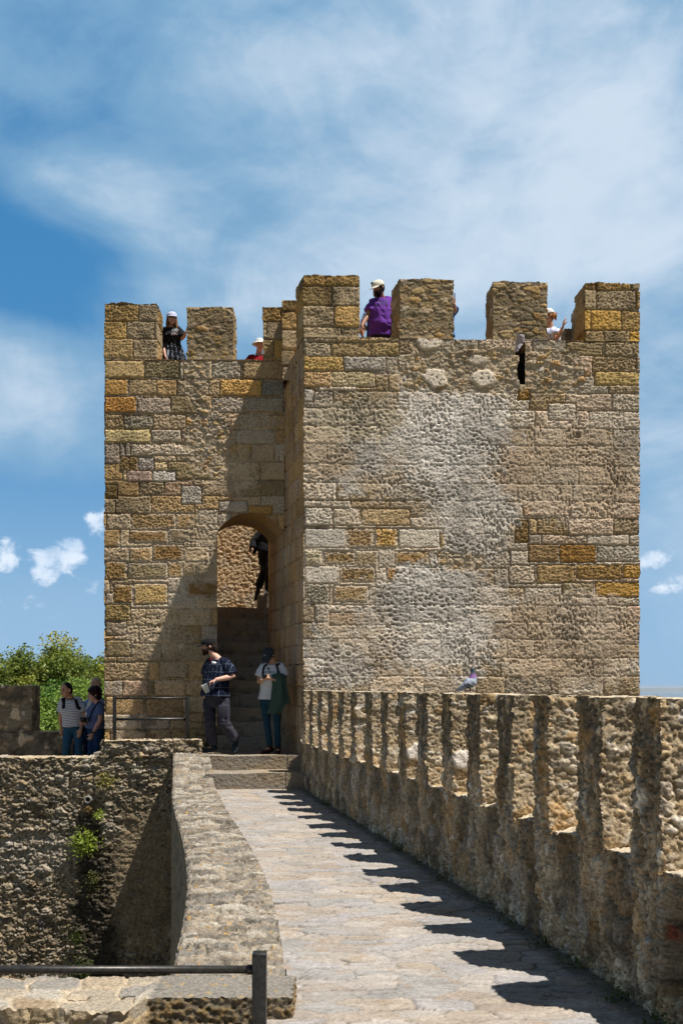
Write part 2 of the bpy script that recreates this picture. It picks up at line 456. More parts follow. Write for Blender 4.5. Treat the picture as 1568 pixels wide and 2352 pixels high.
def rubble(u, v, seed, cell=0.13, asp=0.62):
    """irregular stones, some proud and some sunk in the mortar; returns relief 0..1 and a per-stone number"""
    wu = .34 * fbm(u / cell * .9, v / cell * 1.1, 4, seed, .6); wv = .34 * fbm(u / cell * .9 + 31, v / cell * 1.3, 4, seed + 1, .6)
    f1, f2, i1 = worley(u / cell + wu, v / (cell * asp) + wv, seed + 2, 1.0)
    g1, g2, i2 = worley(u / (cell * .45) + wu * 2, v / (cell * asp * .42) + wv * 2, seed + 4, 1.0)
    big = sst(f2 - f1, .02, .20) * (.25 + .75 * ((i1 * 7.13) % 1)); small = sst(g2 - g1, .03, .28) * (.15 + .75 * ((i2 * 5.71) % 1))
    sel = sst(fbm(u / (cell * 2.6), v / (cell * 2.6), 3, seed + 6) + .25 * (i1 - .5), -.06, .10)
    st = lerp(big, small * .75, sel)
    mort = .26 + .30 * fbm(u / cell * .8, v / cell * .8, 3, seed + 8)
    dome = np.maximum(st, mort) + .20 * fbm(u / cell * 2.2, v / cell * 3.0, 3, seed + 9, .6)
    idn = np.where(sel > .5, i2, i1)
    return np.where(st > mort, dome, np.minimum(dome, .42)), idn


def surf_ashlar(u, v, seed, ash, palette, rects=(), joint=.016, pit=.013, rough=.009, rub=None, er=None, pale=None, extra=None, mort=MORTAR, tool=None):
    bid, e = ash(u, v)
    col = pal(bid, palette).astype(float)
    rnd = _hash(np.floor(bid * 9973), np.zeros_like(bid), seed)
    e = e.copy(); bid = bid.copy()
    smooth = apply_rects(u, v, bid, e, col, rects, seed) if len(rects) else np.zeros(u.shape)
    rnd = _hash(np.floor(bid * 9973), np.zeros_like(bid), seed + 5)
    rnd2 = _hash(np.floor(bid * 7919), np.ones_like(bid), seed + 6)
    col = col * (0.86 + 0.28 * rnd2)[:, None]
    pits = ridge_pits(u, v, seed + 8, 0.048)
    fr = fbm(u * 26, v * 30, 4, seed + 9, .6)
    fr2 = fbm(u * 7, v * 9, 3, seed + 10)
    amp = (0.35 + 1.0 * rnd) * (1 - smooth)
    rg = ragged(u, v, seed + 13)
    h = -pit * 1.3 * pits * amp + rough * fr * .5 + .009 * rg * (.25 + amp) * (1 - .5 * (smooth > 0)) + 0.006 * fr2 + (rnd2 - .5) * .016
    jn = 1 - sst(e + 0.006 * fr, 0.004, joint)
    loose = sst(fbm(u * 1.7, v * 1.9, 3, seed + 12), -.1, .35)          # where the pointing is flush rather than open
    chip = sst(fbm(u * 12, v * 12, 3, seed + 17), .0, .4) * sst(.05 - e, 0, .04); h = h - jn * (0.020 + 0.016 * loose) - .014 * chip * (1 - .6 * (smooth > 0))
    col = mixv(col, np.array(mort) * (0.80 + .35 * fr[:, None]), jn * (0.58 - 0.30 * loose)); dkj = sst(fbm(u * 2.6, v * 2.6, 3, seed + 18), -.05, .25) * (1 - sst(e, .0, .011)); col = mixv(col, np.array((.10, .08, .05))[None] * np.ones((len(u), 1)), dkj * .55)
    if tool is not None:
        tl = np.abs(vnoise(u * 4, v * 42, seed + 15)) * tool
        h = h - .012 * tl * (1 - smooth)
    if pale is not None:                                               # whitish lime pointing smeared over joints
        k = sst(e, .065, .0) * pale; k = np.clip(k * (1 + .8 * fr), 0, 1)
        col = mixv(col, np.array((.52, .50, .46))[None] * np.ones((len(u), 1)), k * .8); h = h * (1 - .3 * k)
    if er is not None:                                                 # eroded, pitted conglomerate without visible joints
        p1 = ridge_pits(u + .35 * v, v, seed + 40, 0.068); p2 = ridge_pits(u + 3, v, seed + 41, 0.034) * sst(fr2, -.2, .3)
        vy = sst(fbm(u * 1.9, v * 1.9, 4, seed + 42), -.12, .22)
        g1, _, _ = worley(u / .042 + .3 * fbm(u * 6, v * 6, 2, seed + 47), v / .095, seed + 44, 1.0); strokes = 1 - sst(g1, .14, .42)
        q1 = ridge_pits(u + .2 * v, v, seed + 48, .105)
        ms = sst(fbm(u * 1.1, v * 1.3, 3, seed + 45) + .35 * sst(u, 1.6, 3.4) - .12, -.05, .12); mb = sst(fbm(u * 1.3 + 7, v * 1.3, 3, seed + 46), .02, .16) * (1 - ms)
        p1 = lerp(lerp(p1, q1 * 1.15, mb), strokes * .8, ms)
        p1 = p1 * (.12 + .88 * vy); he = -.034 * p1 - .010 * p2 * (1.3 - vy) + .010 * fr + .005 * rg + .012 * fr2 - .006 * jn * (1 - loose)
        base = er[1]
        ce = base * (1 + .22 * fr[:, None]) * (1 - .34 * p1[:, None])
        ce = ce * (.80 + .40 * rnd2)[:, None]; m = er[0] * .95 * (1 - (smooth > 0))
        h = lerp(h, he, m); col = mixv(col, ce, m)
    if rub is not None:
        dome, idn = rubble(u, v, seed + 50, .12)
        hr = .036 * dome - .026 + .018 * rg
        cr = pal(idn, [(.40, .36, .29), (.33, .28, .20), (.42, .33, .18), (.30, .29, .26), (.46, .42, .35), (.36, .25, .13)])
        cr = mixv(cr * (1 + .18 * fr[:, None]), np.array((.38, .35, .29))[None] * np.ones((len(u), 1)), 1 - sst(dome, .28, .50))
        keep = rub * (1 - sst(smooth, 0, .2))
        h = lerp(h, hr, keep); col = mixv(col, cr, keep)
    # lichen and soot, irregular and lasting
    wa = sst(fbm(u * .8, v * .8, 4, seed + 65), -.3, .4); g = col.mean(1)[:, None] * np.array((1.04, 1.0, .95)); col = lerp(col, g, (.16 * wa)[:, None])
    st = sst(fbm(u * 1.3, v * .9, 4, seed + 60), .05, .5)
    col = col * (1 - .30 * st[:, None])
    sp = sst(fbm(u * 11, v * 12, 4, seed + 61, .65), .22, .42)
    col = mixv(col, col * np.array((.55, .52, .48)), sp * .55)
    bl = sst(fbm(u * 22, v * 26, 5, seed + 63, .7) + .35 * fbm(u * 1.5, v * 1.5, 2, seed + 64), .16, .42)
    col = mixv(col, col * np.array((.42, .38, .32)), bl * .7 * (1 - .7 * (smooth > 0)))
    if extra is not None: h, col = extra(u, v, h, col, fr)
    col = np.clip(col * (1 + .26 * fr + .20 * fbm(u * 34, v * 38, 3, seed + 70, .7))[:, None], .02, .85)
    return h, col


def ell(u, v, x, y, rx, ry, Y):
    k = Y / F; a = (x - 784) * k; b = EYE - (y - 1578) * k
    return np.hypot((u - a) / (rx * k), (v - b) / (ry * k))


def blotch(u, v, x, y, rx, ry, Y, seed):
    return 1 - sst(ell(u, v, x, y, rx, ry, Y) + .45 * fbm(u * 6, v * 6, 3, seed), .75, 1.05)


def sfun_A(f, a, b, S, T, Z):
    if f in ('F', 'B'):
        u, v = S, Z; Y = 16.2
        rub = np.maximum(blotch(u, v, 480, 1010, 66, 95, Y, 3), blotch(u, v, 450, 870, 32, 75, Y, 4) * .9)
        rub = np.maximum(rub, blotch(u, v, 590, 970, 60, 26, Y, 9) * .8)
        er = (blotch(u, v, 470, 1260, 60, 90, Y, 5) * .7 + blotch(u, v, 360, 1450, 90, 60, Y, 6) * .7 + blotch(u, v, 540, 1080, 60, 60, Y, 8) * .7,
              np.array((.44, .40, .33))[None] * np.ones((len(u), 1)))
        pale = np.clip(blotch(u, v, 400, 1290, 150, 130, Y, 7), 0, 1) * .8

        def extra(u, v, h, col, fr):
            # soot and damp low on the wall
            m = sst(fbm(u * 3.0, v * 7, 4, 77), .05, .3) * sst(v, 1.35, .9)
            col = mixv(col, col * .38, m * .8)
            m = 1 - sst(np.abs(fbm(u * 2, v * 1.1, 3, 79) - .1), .0, .08)
            return h, mixv(col, np.array((.33, .26, .13))[None] * np.ones((len(u), 1)), m * .35 * (1 - sst(v, 2, 6)))
        return surf_ashlar(u, v, 101, ASH_A, PAL_A, RECTS_A, rub=rub, er=(np.clip(er[0], 0, 1), er[1]), pale=pale, extra=extra)
    if f in ('T', 'D'):
        return surf_ashlar(S, T + 3, 111, ASH_M, PAL_M)
    return surf_ashlar(T + 20, Z, 112, ASH_S, [(.33, .27, .20), (.36, .29, .21), (.30, .25, .19)])


def sfun_B(f, a, b, S, T, Z):
    if f == 'F':
        u, v = S, Z; Y = 14.84
        m1 = blotch(u, v, 1040, 990, 170, 170, Y, 21); m2 = blotch(u, v, 1010, 1420, 200, 150, Y, 22); m3 = blotch(u, v, 1080, 1190, 120, 110, Y, 23)
        m4 = blotch(u, v, 850, 1030, 200, 130, Y, 24) * .92; m5 = blotch(u, v, 1310, 1470, 210, 130, Y, 25) * .92; m6 = blotch(u, v, 860, 1500, 200, 100, Y, 26) * .9
        m7 = blotch(u, v, 1320, 1080, 200, 130, Y, 27) * .9
        er = np.clip(np.maximum.reduce([m1, m2, m3, m4, m5, m6, m7]), 0, 1)
        w = fbm(u * .9, v * .9, 3, 28)
        base = mixv(np.array((.46, .48, .50))[None] * np.ones((len(u), 1)), np.array((.45, .40, .33))[None] * np.ones((len(u), 1)), sst(w, -.15, .25))
        base = mixv(base, np.array((.53, .56, .60))[None] * np.ones((len(u), 1)), np.clip(m1 + .7 * m2, 0, 1) * .8)
        base = mixv(base, np.array((.42, .365, .30))[None] * np.ones((len(u), 1)), np.clip(m5 + m7, 0, 1) * .85)
        base = mixv(base, np.array((.33, .32, .26))[None] * np.ones((len(u), 1)), blotch(u, v, 820, 960, 120, 60, Y, 29) * .8)
        rub = np.clip(np.maximum(blotch(u, v, 1080, 850, 200, 62, Y, 30), blotch(u, v, 1270, 850, 90, 60, Y, 31)), 0, 1)
        rub = np.maximum(rub, blotch(u, v, 1060, 1290, 60, 26, Y, 33) * .9)
        pale = np.clip(blotch(u, v, 800, 1310, 220, 110, Y, 32), 0, 1)
        tool = sst(u, 2.4, 3.4)

        def extra(u, v, h, col, fr):
            wm = np.maximum.reduce([blotch(u, v, 985, 788, 32, 16, Y, 41), blotch(u, v, 1000, 868, 30, 24, Y, 42), blotch(u, v, 1113, 868, 32, 22, Y, 43),
                                    blotch(u, v, 1095, 825, 26, 12, Y, 44) * .7])
            fl = -.014 * sst(fbm(u * 30, v * 30, 2, 45), .25, .4)
            h = lerp(h, .012 + fl, wm); col = mixv(col, np.array((.60, .59, .56))[None] * (1 + 1.2 * fl[:, None] * 20), wm)
            return h, col
        return surf_ashlar(u, v, 201, ASH_B, PAL_B, RECTS_B, rub=rub, er=(er, base), pale=pale, extra=extra, tool=tool, pit=.016)
    if f == 'L':
        u, v = T + 7, Z
        h, c = surf_ashlar(u, v, 211, ASH_S, [(.34, .27, .19), (.38, .30, .21), (.31, .25, .18), (.36, .32, .27), (.40, .30, .16)], pit=.006, rough=.006)
        s = fbm(u * 9, v * .8, 4, 212)
        c = mixv(c, np.array((.42, .30, .17))[None] * np.ones((len(u), 1)), sst(s, .0, .3) * .75)
        c = mixv(c, np.array((.10, .08, .055))[None] * np.ones((len(u), 1)), sst(fbm(u * 7 + 3, v * .9, 4, 213, .6), .05, .32) * (.25 + .6 * sst(v, 3.5, 6.5)))
        c = mixv(c, np.array((.43, .42, .39))[None] * np.ones((len(u), 1)), sst(fbm(u * 5 + 9, v * .7, 3, 214), .15, .45) * .6)
        return h, c
    if f == 'T': return surf_ashlar(S, T + 3, 221, ASH_M, PAL_M)
    return surf_ashlar(T + 12, Z, 222, ASH_S, PAL_M)


def sfun_merlon(kind, su, seed):
    def fn(f, a, b, S, T, Z):
        if f in ('F', 'B'): u, v = S + su, Z
        elif f in ('L', 'R'): u, v = T + su + 5, Z
        else: u, v = S + su, T + 9
        if kind == 'rubble':
            dome, idn = rubble(u, v, seed, .20, .45); fr = fbm(u * 24, v * 28, 4, seed + 1, .6)
            h = .024 * dome - .014 + .012 * ragged(u, v, seed + 6, .9) + .006 * fbm(u * 5, v * 5, 2, seed + 2)
            c = pal(idn, [(.33, .27, .16), (.25, .22, .16), (.38, .28, .14), (.20, .18, .14), (.42, .37, .28), (.30, .21, .10), (.35, .33, .28)])
            c = mixv(c, np.array((.21, .18, .125))[None] * np.ones((len(u), 1)), 1 - sst(dome, .28, .52)) * (1 + .22 * fr[:, None])
            st = sst(fbm(u * 2, v * 2, 3, seed + 3), -.05, .4)
            return h, c * (1 - .30 * st[:, None])
        h, c = surf_ashlar(u, v, seed, ASH_M, PAL_M, pit=.012, rough=.009)
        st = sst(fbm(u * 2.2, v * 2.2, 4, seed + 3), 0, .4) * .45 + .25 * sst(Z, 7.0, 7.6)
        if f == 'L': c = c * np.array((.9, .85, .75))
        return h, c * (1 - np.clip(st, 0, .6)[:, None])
    return fn


# ------------------------------------------------------------------ the tower
tower = empty('stone_tower', (0.3, 17.5, -6.0), 'massive square stone tower with battlements and an arched doorway, ending the wall walk', 'tower')
XA0, XA1, YA = (240 - 784) / F * 16.2, -.928, 16.2
XB0, XB1, YB = -.561, 4.47, 14.75
ZA, ZB = 6.78, 6.64
DL, DR = (499 - 784) / F * 16.2, (651 - 784) / F * 16.2        # door jambs
ZSP, ZAP = EYE + 356 / F * 16.2, EYE + 400 / F * 16.2           # arch spring and crown
SK = -.25                                                       # the passage runs askew


def warpA(s, t, z):
    return s, YA + t + .003 * s, z


def arch_z(x, l, r, zs, za):
    c = (l + r) / 2; w = (r - l) / 2; rise = za - zs
    R = (w * w + rise * rise) / (2 * rise); cz = za - R
    return cz + np.sqrt(np.maximum(R * R - (x - c) ** 2, 0))


def cutA(f, c):
    if f not in ('F', 'B'): return np.zeros(len(c), bool)
    sh = (SK * 1.3 if f == 'B' else 0)
    x = c[:, 0] - sh
    return (x > DL) & (x < DR) & (c[:, 2] < arch_z(x, DL, DR, ZSP, ZAP)) & (c[:, 2] > .40)


gridbox('door_wall', XA0, XA1, 0, 1.3, .2, ZA, .0115, 'FLT', sfun_A, warpA, M_STONE, tower, cut=cutA, cells={'L': .03, 'T': .03})
gridbox('door_wall', XA0, XA1, 0, 1.3, -6.2, .2, .05, 'FL', sfun_A, warpA, M_STONE, tower)


def warpB(s, t, z):
    w = np.clip(1 - (s - XB0) / (XB1 - XB0), 0, 1)
    return s + SK * t * w, YB + t + .0367 * (s - XB0), z


SLX0, SLX1 = (1190 - 784) / F * 14.85, (1206.5 - 784) / F * 14.85
SLZ = EYE + (1578 - 882) / F * 14.85
SLW = (1183 - 784) / F * 14.85


def cutB(f, c):
    x, z = c[:, 0], c[:, 2]
    left = np.where(z > EYE + (1578 - 815) / F * 14.85, SLW, SLX0 + .02 * np.sin(z * 14))
    if f == 'F': return (x > left) & (x < SLX1) & (z > SLZ)
    if f == 'T': return (x > SLW) & (x < SLX1)
    if f == 'B': return (x > SLW - .05) & (x < SLX1 + .35) & (z > SLZ - .15)
    return np.zeros(len(c), bool)


DECK = 5.90
gridbox('bastion_wall', XB0, XB1, 0, .55, 1.0, ZB, .0115, 'FLRTB', sfun_B, warpB, M_STONE, tower, cut=cutB, cells={'R': .03, 'T': .02, 'B': .06})
gridbox('bastion_wall', XB0, XB1, 0, .55, -6.2, 1.0, .06, 'FLR', sfun_B, warpB, M_STONE, tower)


def simple_box(name, x0, x1, y0, y1, z0, z1, cell, mat, parent, fun=None, faces='FBLRT', seed=5, su=0.0):
    fn = fun or (lambda f, a, b, S, T, Z: surf_ashlar((S if f in 'FBTD' else T) + su, (Z if f in 'FBLR' else T) + su, seed, ASH_S, PAL_A))
    return gridbox(name, x0, x1, y0, y1, z0, z1, cell, faces, fn, lambda s, t, z: (s, t, z), mat, parent)


# side face of the projecting bastion (askew, in the shade)
def warpS(s, t, z):      # s = thickness to the right, t = along the return
    return XB0 + SK * t + s, YB + t, z


gridbox('bastion_return', 0, .6, .552, 2.7, .2, ZB - .03, .013, 'LT', lambda f, a, b, S, T, Z: sfun_B('L' if f == 'L' else 'T', a, b, S, T, Z), warpS, M_STONE, tower)
gridbox('bastion_return', 0, .6, .552, 1.5, -6.2, .2, .06, 'L', lambda f, a, b, S, T, Z: sfun_B('L', a, b, S, T, Z), warpS, M_STONE, tower)
# jamb and stair wall on the right of the passage
gridbox('stair_wall', 0, .8, 1.5, 4.6, .2, DECK, .02, 'LRT', lambda f, a, b, S, T, Z: sfun_B('L', a, b, S, T, Z),
        lambda s, t, z: (XB0 + SK * np.minimum(t, 2.8) - .085 * np.maximum(t - 2.8, 0) + s, YB + t, z), M_STONE, tower)


def jambs():
    """left jamb and the vault of the arch as one displaced sheet running through the wall"""
    path = []
    n = 60
    for z in np.linspace(.42, ZSP, 150): path.append((DL, z))
    for x in np.linspace(DL, DR, n)[1:]: path.append((x, float(arch_z(np.array([x]), DL, DR, ZSP, ZAP)[0])))
    path = np.array(path); seg = np.r_[0, np.cumsum(np.hypot(*np.diff(path, axis=0).T))]
    c = np.array([(DL + DR) / 2, ZSP - .4])
    td = np.linspace(-.006, 1.3, 70)
    U, T = np.meshgrid(seg, td); X = np.interp(U, seg, path[:, 0]); Z = np.interp(U, seg, path[:, 1])
    u = U.ravel(); t = T.ravel()
    bid, e = ASH_S(u * 1.0 + 1, t * .9 + .3); fr = fbm(u * 14, t * 20, 4, 9)
    h = -.012 * (1 - sst(e, .004, .016)) + .006 * fr
    nx = (X.ravel() - c[0]); nz = np.maximum(Z.ravel() - c[1], 0) * (u > seg[149]); nl = np.hypot(nx, nz)
    x = X.ravel() - nx / nl * h + SK * t; z = Z.ravel() - nz / nl * h
    col = pal(bid, [(.30, .21, .10), (.34, .26, .15), (.28, .22, .14), (.33, .24, .11)]) * (1 + .2 * fr[:, None])
    i = np.arange(len(u)).reshape(U.shape)
    q = np.stack([i[:-1, :-1].ravel(), i[:-1, 1:].ravel(), i[1:, 1:].ravel(), i[1:, :-1].ravel()], 1)
    mesh_np('arch_lining', np.stack([x, YA + t + .003 * x, z], 1), q, M_STONE, tower, col)


jambs()


def step_surface(seed, dark=1.0):
    def fn(f, a, b, S, T, Z):
        u, v = (S, Z * 1.0) if f in 'FB' else (S, T)
        fr = fbm(u * 14 + seed, v * 22, 4, seed, .6); p = ridge_pits(u, v, seed + 2, .04)
        jx = np.abs(((u * .9 + seed * .37) % 1.1) - .55)
        j = 1 - sst(jx, .003, .010)
        h = .006 * fr - .005 * p - .01 * j
        if f == 'T': h = h - .02 * np.exp(-((u - (DL + DR) / 2 + .1) / .3) ** 2)
        c = mixv(np.array((.29, .26, .215))[None] * np.ones((len(u), 1)), np.array((.34, .275, .19))[None] * np.ones((len(u), 1)), sst(fbm(u * 1.6 + seed, v * 3, 3, seed + 4), -.2, .3))
        c = c * (1 + .25 * fr[:, None]) * (1 - .35 * j[:, None]) * dark
        c = mixv(c, c * .55, sst(fbm(u * 4, v * 6, 3, seed + 6), .15, .4) * .7)
        return h, c
    return fn


RISE, RUN, Z0 = .2304, .273, .436
for i in range(11):
    y0 = YA + RUN * i
    xl = DL + SK * (RUN * i) - .25; xr = -.90 + SK * min(RUN * i, 1.3) - .08 * max(RUN * i - 1.3, 0)
    if i == 0: xl = DL + .002

    def wst(s, t, z, y0=y0, xl=xl, xr=xr):
        k = np.clip((s - xl) / (xr - xl), 0, 1)
        return s, y0 + t + .035 * np.sin(k * math.pi) - .02, z - .006 * np.sin(k * math.pi)
    gridbox('stair_step', xl, xr + .12, 0, RUN + .05 if i < 10 else .5, Z0 - .1 + RISE * i, Z0 + RISE * (i + 1), .016, 'FT', step_surface(300 + i, 1.35), wst, M_STEP, tower)


def sfun_back(f, a, b, S, T, Z):
    u, v = (S, Z) if f in 'FB' else (T, Z)
    fr = fbm(u * 15, v * 15, 5, 401, .66); p = ridge_pits(u, v, 402, .11); p2 = ridge_pits(u, v, 403, .05)
    h = .028 * fr - .030 * p * sst(fbm(u * 2, v * 2, 2, 404), -.1, .3) - .012 * p2
    c = mixv(np.array((.48, .40, .29))[None] * np.ones((len(u), 1)), np.array((.43, .40, .34))[None] * np.ones((len(u), 1)), sst(fbm(u * 1.7, v * 1.7, 3, 405), -.1, .3))
    c = mixv(c, np.array((.44, .29, .13))[None] * np.ones((len(u), 1)), sst(fbm(u * 3, v * 3, 3, 406), .18, .42) * .35)
    return h, c * (1 + .25 * fr[:, None]) * .9


simple_box('rear_wall', -3.9, 3.6, 20.5, 21.5, 2.6, DECK, .014, M_STONE, tower, fun=sfun_back, faces='FT')
simple_box('rear_wall', -3.9, 4.6, 21.49, 21.9, -6.2, DECK + .75, .12, M_STONE, tower, faces='FBLRT', seed=6)
simple_box('side_wall', 3.62, 4.60, 15.56, 21.48, -6.2, ZB - .02, .06, M_STONE, tower, faces='LRT', seed=7)
simple_box('side_wall', -3.85, -3.2, 17.5, 21.48, -6.2, ZA - .02, .06, M_STONE, tower, faces='LRT', seed=8)
simple_box('roof_deck', -.75, 4.3, 15.2, 17.5, DECK - .3, DECK, .06, M_STONE, tower, faces='BRT', seed=9)
simple_box('roof_deck', -3.8, -.76, 16.7, 17.5, 5.9, 6.25, .06, M_STONE, tower, faces='BTD', seed=10)
simple_box('inner_landing', -3.3, 3.6, 18.92, 20.6, 2.4, 2.972, .025, M_STEP, tower, fun=step_surface(420), faces='FT')
p = pt(605, 1372, 20.0); q = pt(593, 1398, 19.9)
gridbox('stair_step', 0, .75, 0, .6, 2.97, 3.27, .02, 'FLT', step_surface(430), lambda s, t, z: (-1.66 + s - .12 * t, 19.75 + t, z), M_STEP, tower)
gridbox('stair_step', 0, .70, 0, .3, 3.26, 3.50, .02, 'FLT', step_surface(431), lambda s, t, z: (-1.57 + s, 20.15 + t, z), M_STEP, tower)

# merlons: (x left, x right, y top, kind, which wall, tilt)
MER = [(240, 361, 697, 'ashlar', 'A'), (429, 536, 704, 'rubble', 'A'), (604, 658, 704, 'ashlar', 'A'),
       (697, 825, 632, 'ashlar', 'B'), (917, 1042, 640, 'rubble', 'B'), (1131, 1257, 646, 'rubble', 'B'), (1343, 1469, 650, 'ashlar', 'B')]
for i, (x0, x1, yt, kind, w) in enumerate(MER):
    if w == 'A':
        Y = YA; z0 = ZA - .004; z1 = EYE + (1578 - yt) * Y / F; a, b = (x0 - 784) * Y / F, (x1 - 784) * Y / F
        wp = lambda s, t, z: (s, YA + t + .003 * s, z); th = .5
    else:
        Y = YB + .0367 * (((x0 + x1) / 2 - 784) * 14.8 / F + .561); z0 = ZB - .004; z1 = EYE + (1578 - yt) * Y / F
        a, b = (x0 - 784) * Y / F, (x1 - 784) * Y / F
        shear = {3: SK, 4: -.18, 5: -.05, 6: -.06}[i]

        def wp(s, t, z, a=a, b=b, sh=shear):
            k = np.clip(1 - (s - a) / (b - a), 0, 1)
            return s + sh * t * k, YB + t + .0367 * (s - XB0), z
        th = .56
    base = sfun_merlon(kind, i * 3.3, 500 + i * 7)
    zt = z1

    def fn(f, A, B, S, T, Z, base=base, zt=zt, i=i, a=a, b=b, kind=kind, z0=z0):
        h, c = base(f, A, B, S, T, Z)
        if f == 'T':
            h = h + .022 * fbm(S * 3.5, T * 3 + i, 2, 60 + i)
            if i == 5: h = h - .10 * sst(S, b - .12, b - .09)
            if i == 1: h = h - .05 * sst(S, a + .28, a + .22) - .05 * sst(S, b - .2, b - .17)
            if i == 0: h = h + .02 * sst(np.abs(S - a - .28), .2, .18)
        h = h * sst(Z, z0 - .001, z0 + .05) if f != 'T' else h
        return h, c
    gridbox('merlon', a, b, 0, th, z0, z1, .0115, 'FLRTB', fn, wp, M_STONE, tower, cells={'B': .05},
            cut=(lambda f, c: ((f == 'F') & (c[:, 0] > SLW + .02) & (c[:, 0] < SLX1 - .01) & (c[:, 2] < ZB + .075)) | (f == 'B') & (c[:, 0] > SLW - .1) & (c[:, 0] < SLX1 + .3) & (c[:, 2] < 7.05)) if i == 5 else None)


def side_merlon(x, X1, y0, y1, zt, seed):
    fn = sfun_merlon('ashlar' if seed in (1, 5, 6) else 'rubble', seed * 1.3, 560 + seed)
    gridbox('merlon', x, X1, y0, y1, 6.3, zt, .015, 'FLRTB', fn, lambda s, t, z: (s, t, z), M_STONE, tower, cells={'B': .05})


side_merlon(-.935, -.45, 15.75, 16.30, 7.58, 1)
side_merlon(3.80, 4.5, 16.15, 16.5, 7.62, 2)
side_merlon(3.69, 4.5, 16.51, 16.75, 7.40, 3)
side_merlon(3.65, 4.5, 17.05, 17.8, 7.58, 4)
side_merlon(-3.83, -3.4, 18.2, 18.9, 7.5, 5)
side_merlon(-3.83, -3.4, 19.8, 20.6, 7.5, 6)
simple_box('roof_deck', 2.6, 3.89, 19.2, 21.48, DECK - .3, DECK, .08, M_STONE, tower, faces='FLT', seed=12)

# ------------------------------------------------------------------ entrance steps and landing
ent = empty('entrance_steps', (-1.3, 14.6, 0), 'two worn stone steps and landing leading up to the tower doorway', 'steps')
gridbox('lower_step', -1.93, -.50, 0, .64, -.15, .229, .009, 'FLT', step_surface(601), lambda s, t, z: (s - .06 * t, 14.17 + t + .03 * s + .03, z), M_STEP, ent)
gridbox('upper_step', -2.08, -.52, 0, 1.40, .10, .436, .010, 'FLT', step_surface(604), lambda s, t, z: (s, 14.79 + t, z), M_STEP, ent)
gridbox('landing', -3.85, -2.085, 0, .72, -.2, .430, .03, 'FLT', step_surface(607), lambda s, t, z: (s, 15.48 + t, z), M_STEP, ent)

# ------------------------------------------------------------------ wall walk and its walls
_fy = np.array([14.75, 13.9, 13.16, 11.4, 9.64, 8.2, 6.85, 5.6, 4.52, 3.4, 2.2, 0, -2.0])
_fx = np.array([-.66, -.515, -.368, -.012, .337, .625, .899, 1.115, 1.285, 1.45, 1.60, 1.83, 2.0])
_pf = np.polyfit(_fy, _fx, 4)
XI = lambda y: np.polyval(_pf, y) + .02 + .03 * sst(y, 7.0, 4.0)
_ry = np.array([15.2, 14.0, 12.0, 10.05, 8.6, 7.5, 6.5, 5.66, 4.96, 4.25, 3.4])
_rx = np.array([-2.06, -1.79, -1.43, -1.07, -.78, -.585, -.45, -.356, -.285, -.215, -.14])
_ly = np.array([15.2, 14.0, 12.6, 11.35, 9.5, 7.77, 6.9, 6.13, 5.15, 4.4, 3.4])
_lx = np.array([-2.55, -2.39, -2.12, -1.9, -1.55, -1.2, -1.06, -.965, -.87, -.79, -.7])
_pr = np.polyfit(_ry, _rx, 5); _pl = np.polyfit(_ly, _lx, 5)
XR = lambda y: np.polyval(_pr, y)
XL = lambda y: np.polyval(_pl, y)

PAVEP = [(.42, .37, .31), (.38, .34, .29), (.45, .40, .34), (.40, .33, .26), (.36, .335, .30), (.43, .36, .28), (.39, .36, .33)]


def paving(u, v):
    w1 = .5 * fbm(u * 3, v * 3, 3, 701); w2 = .5 * fbm(u * 3 + 7, v * 3, 3, 702)
    f1, f2, idn = worley(u / .25 + w1, v / .125 + w2, 703, 1.0)
    e = f2 - f1
    fr = fbm(u * 20, v * 26, 4, 704, .6); lo = fbm(u * 2.2, v * 2.2, 3, 705)
    jn = 1 - sst(e + .04 * fbm(u * 16, v * 16, 3, 718), .0, .07)
    open_ = sst(fbm(u * 2.6, v * 2.6, 3, 707), -.05, .35)
    lay = fbm(u * 3.5, v * 22, 4, 714, .6); crk = 1 - sst(np.abs(fbm(u * 3.2, v * 12, 3, 715)), .0, .035)
    crk = crk * sst(fbm(u * 3, v * 4, 2, 716), .0, .25)
    h = (idn - .5) * .014 + .0065 * fr + .0075 * lay - .006 * crk + .008 * lo - jn * (.004 + .010 * open_) - .004 * sst(fbm(u * 8, v * 12, 3, 708), .1, .4)
    c = pal(idn, PAVEP) * (1 + .14 * fr[:, None]) * (.92 + .2 * sst(lo, -.5, .5))[:, None]
    c = mixv(c, np.array((.41, .39, .36))[None] * np.ones((len(u), 1)), sst(fbm(u * 1.4, v * 1.4, 3, 709), -.2, .3) * .35)
    c = c * (1 + .30 * lay[:, None] + .22 * fbm(u * 46, v * 60, 3, 719, .7)[:, None])
    c = mixv(c, np.array((.17, .14, .11))[None] * np.ones((len(u), 1)), crk * .75)
    c = mixv(c, np.array((.10, .085, .065))[None] * np.ones((len(u), 1)), jn * (.38 + .62 * open_) * .95)
    c = mixv(c, np.array((.42, .29, .18))[None] * np.ones((len(u), 1)), sst(fbm(u * 5, v * 6, 4, 710), .22, .45) * .45)
    return h, c


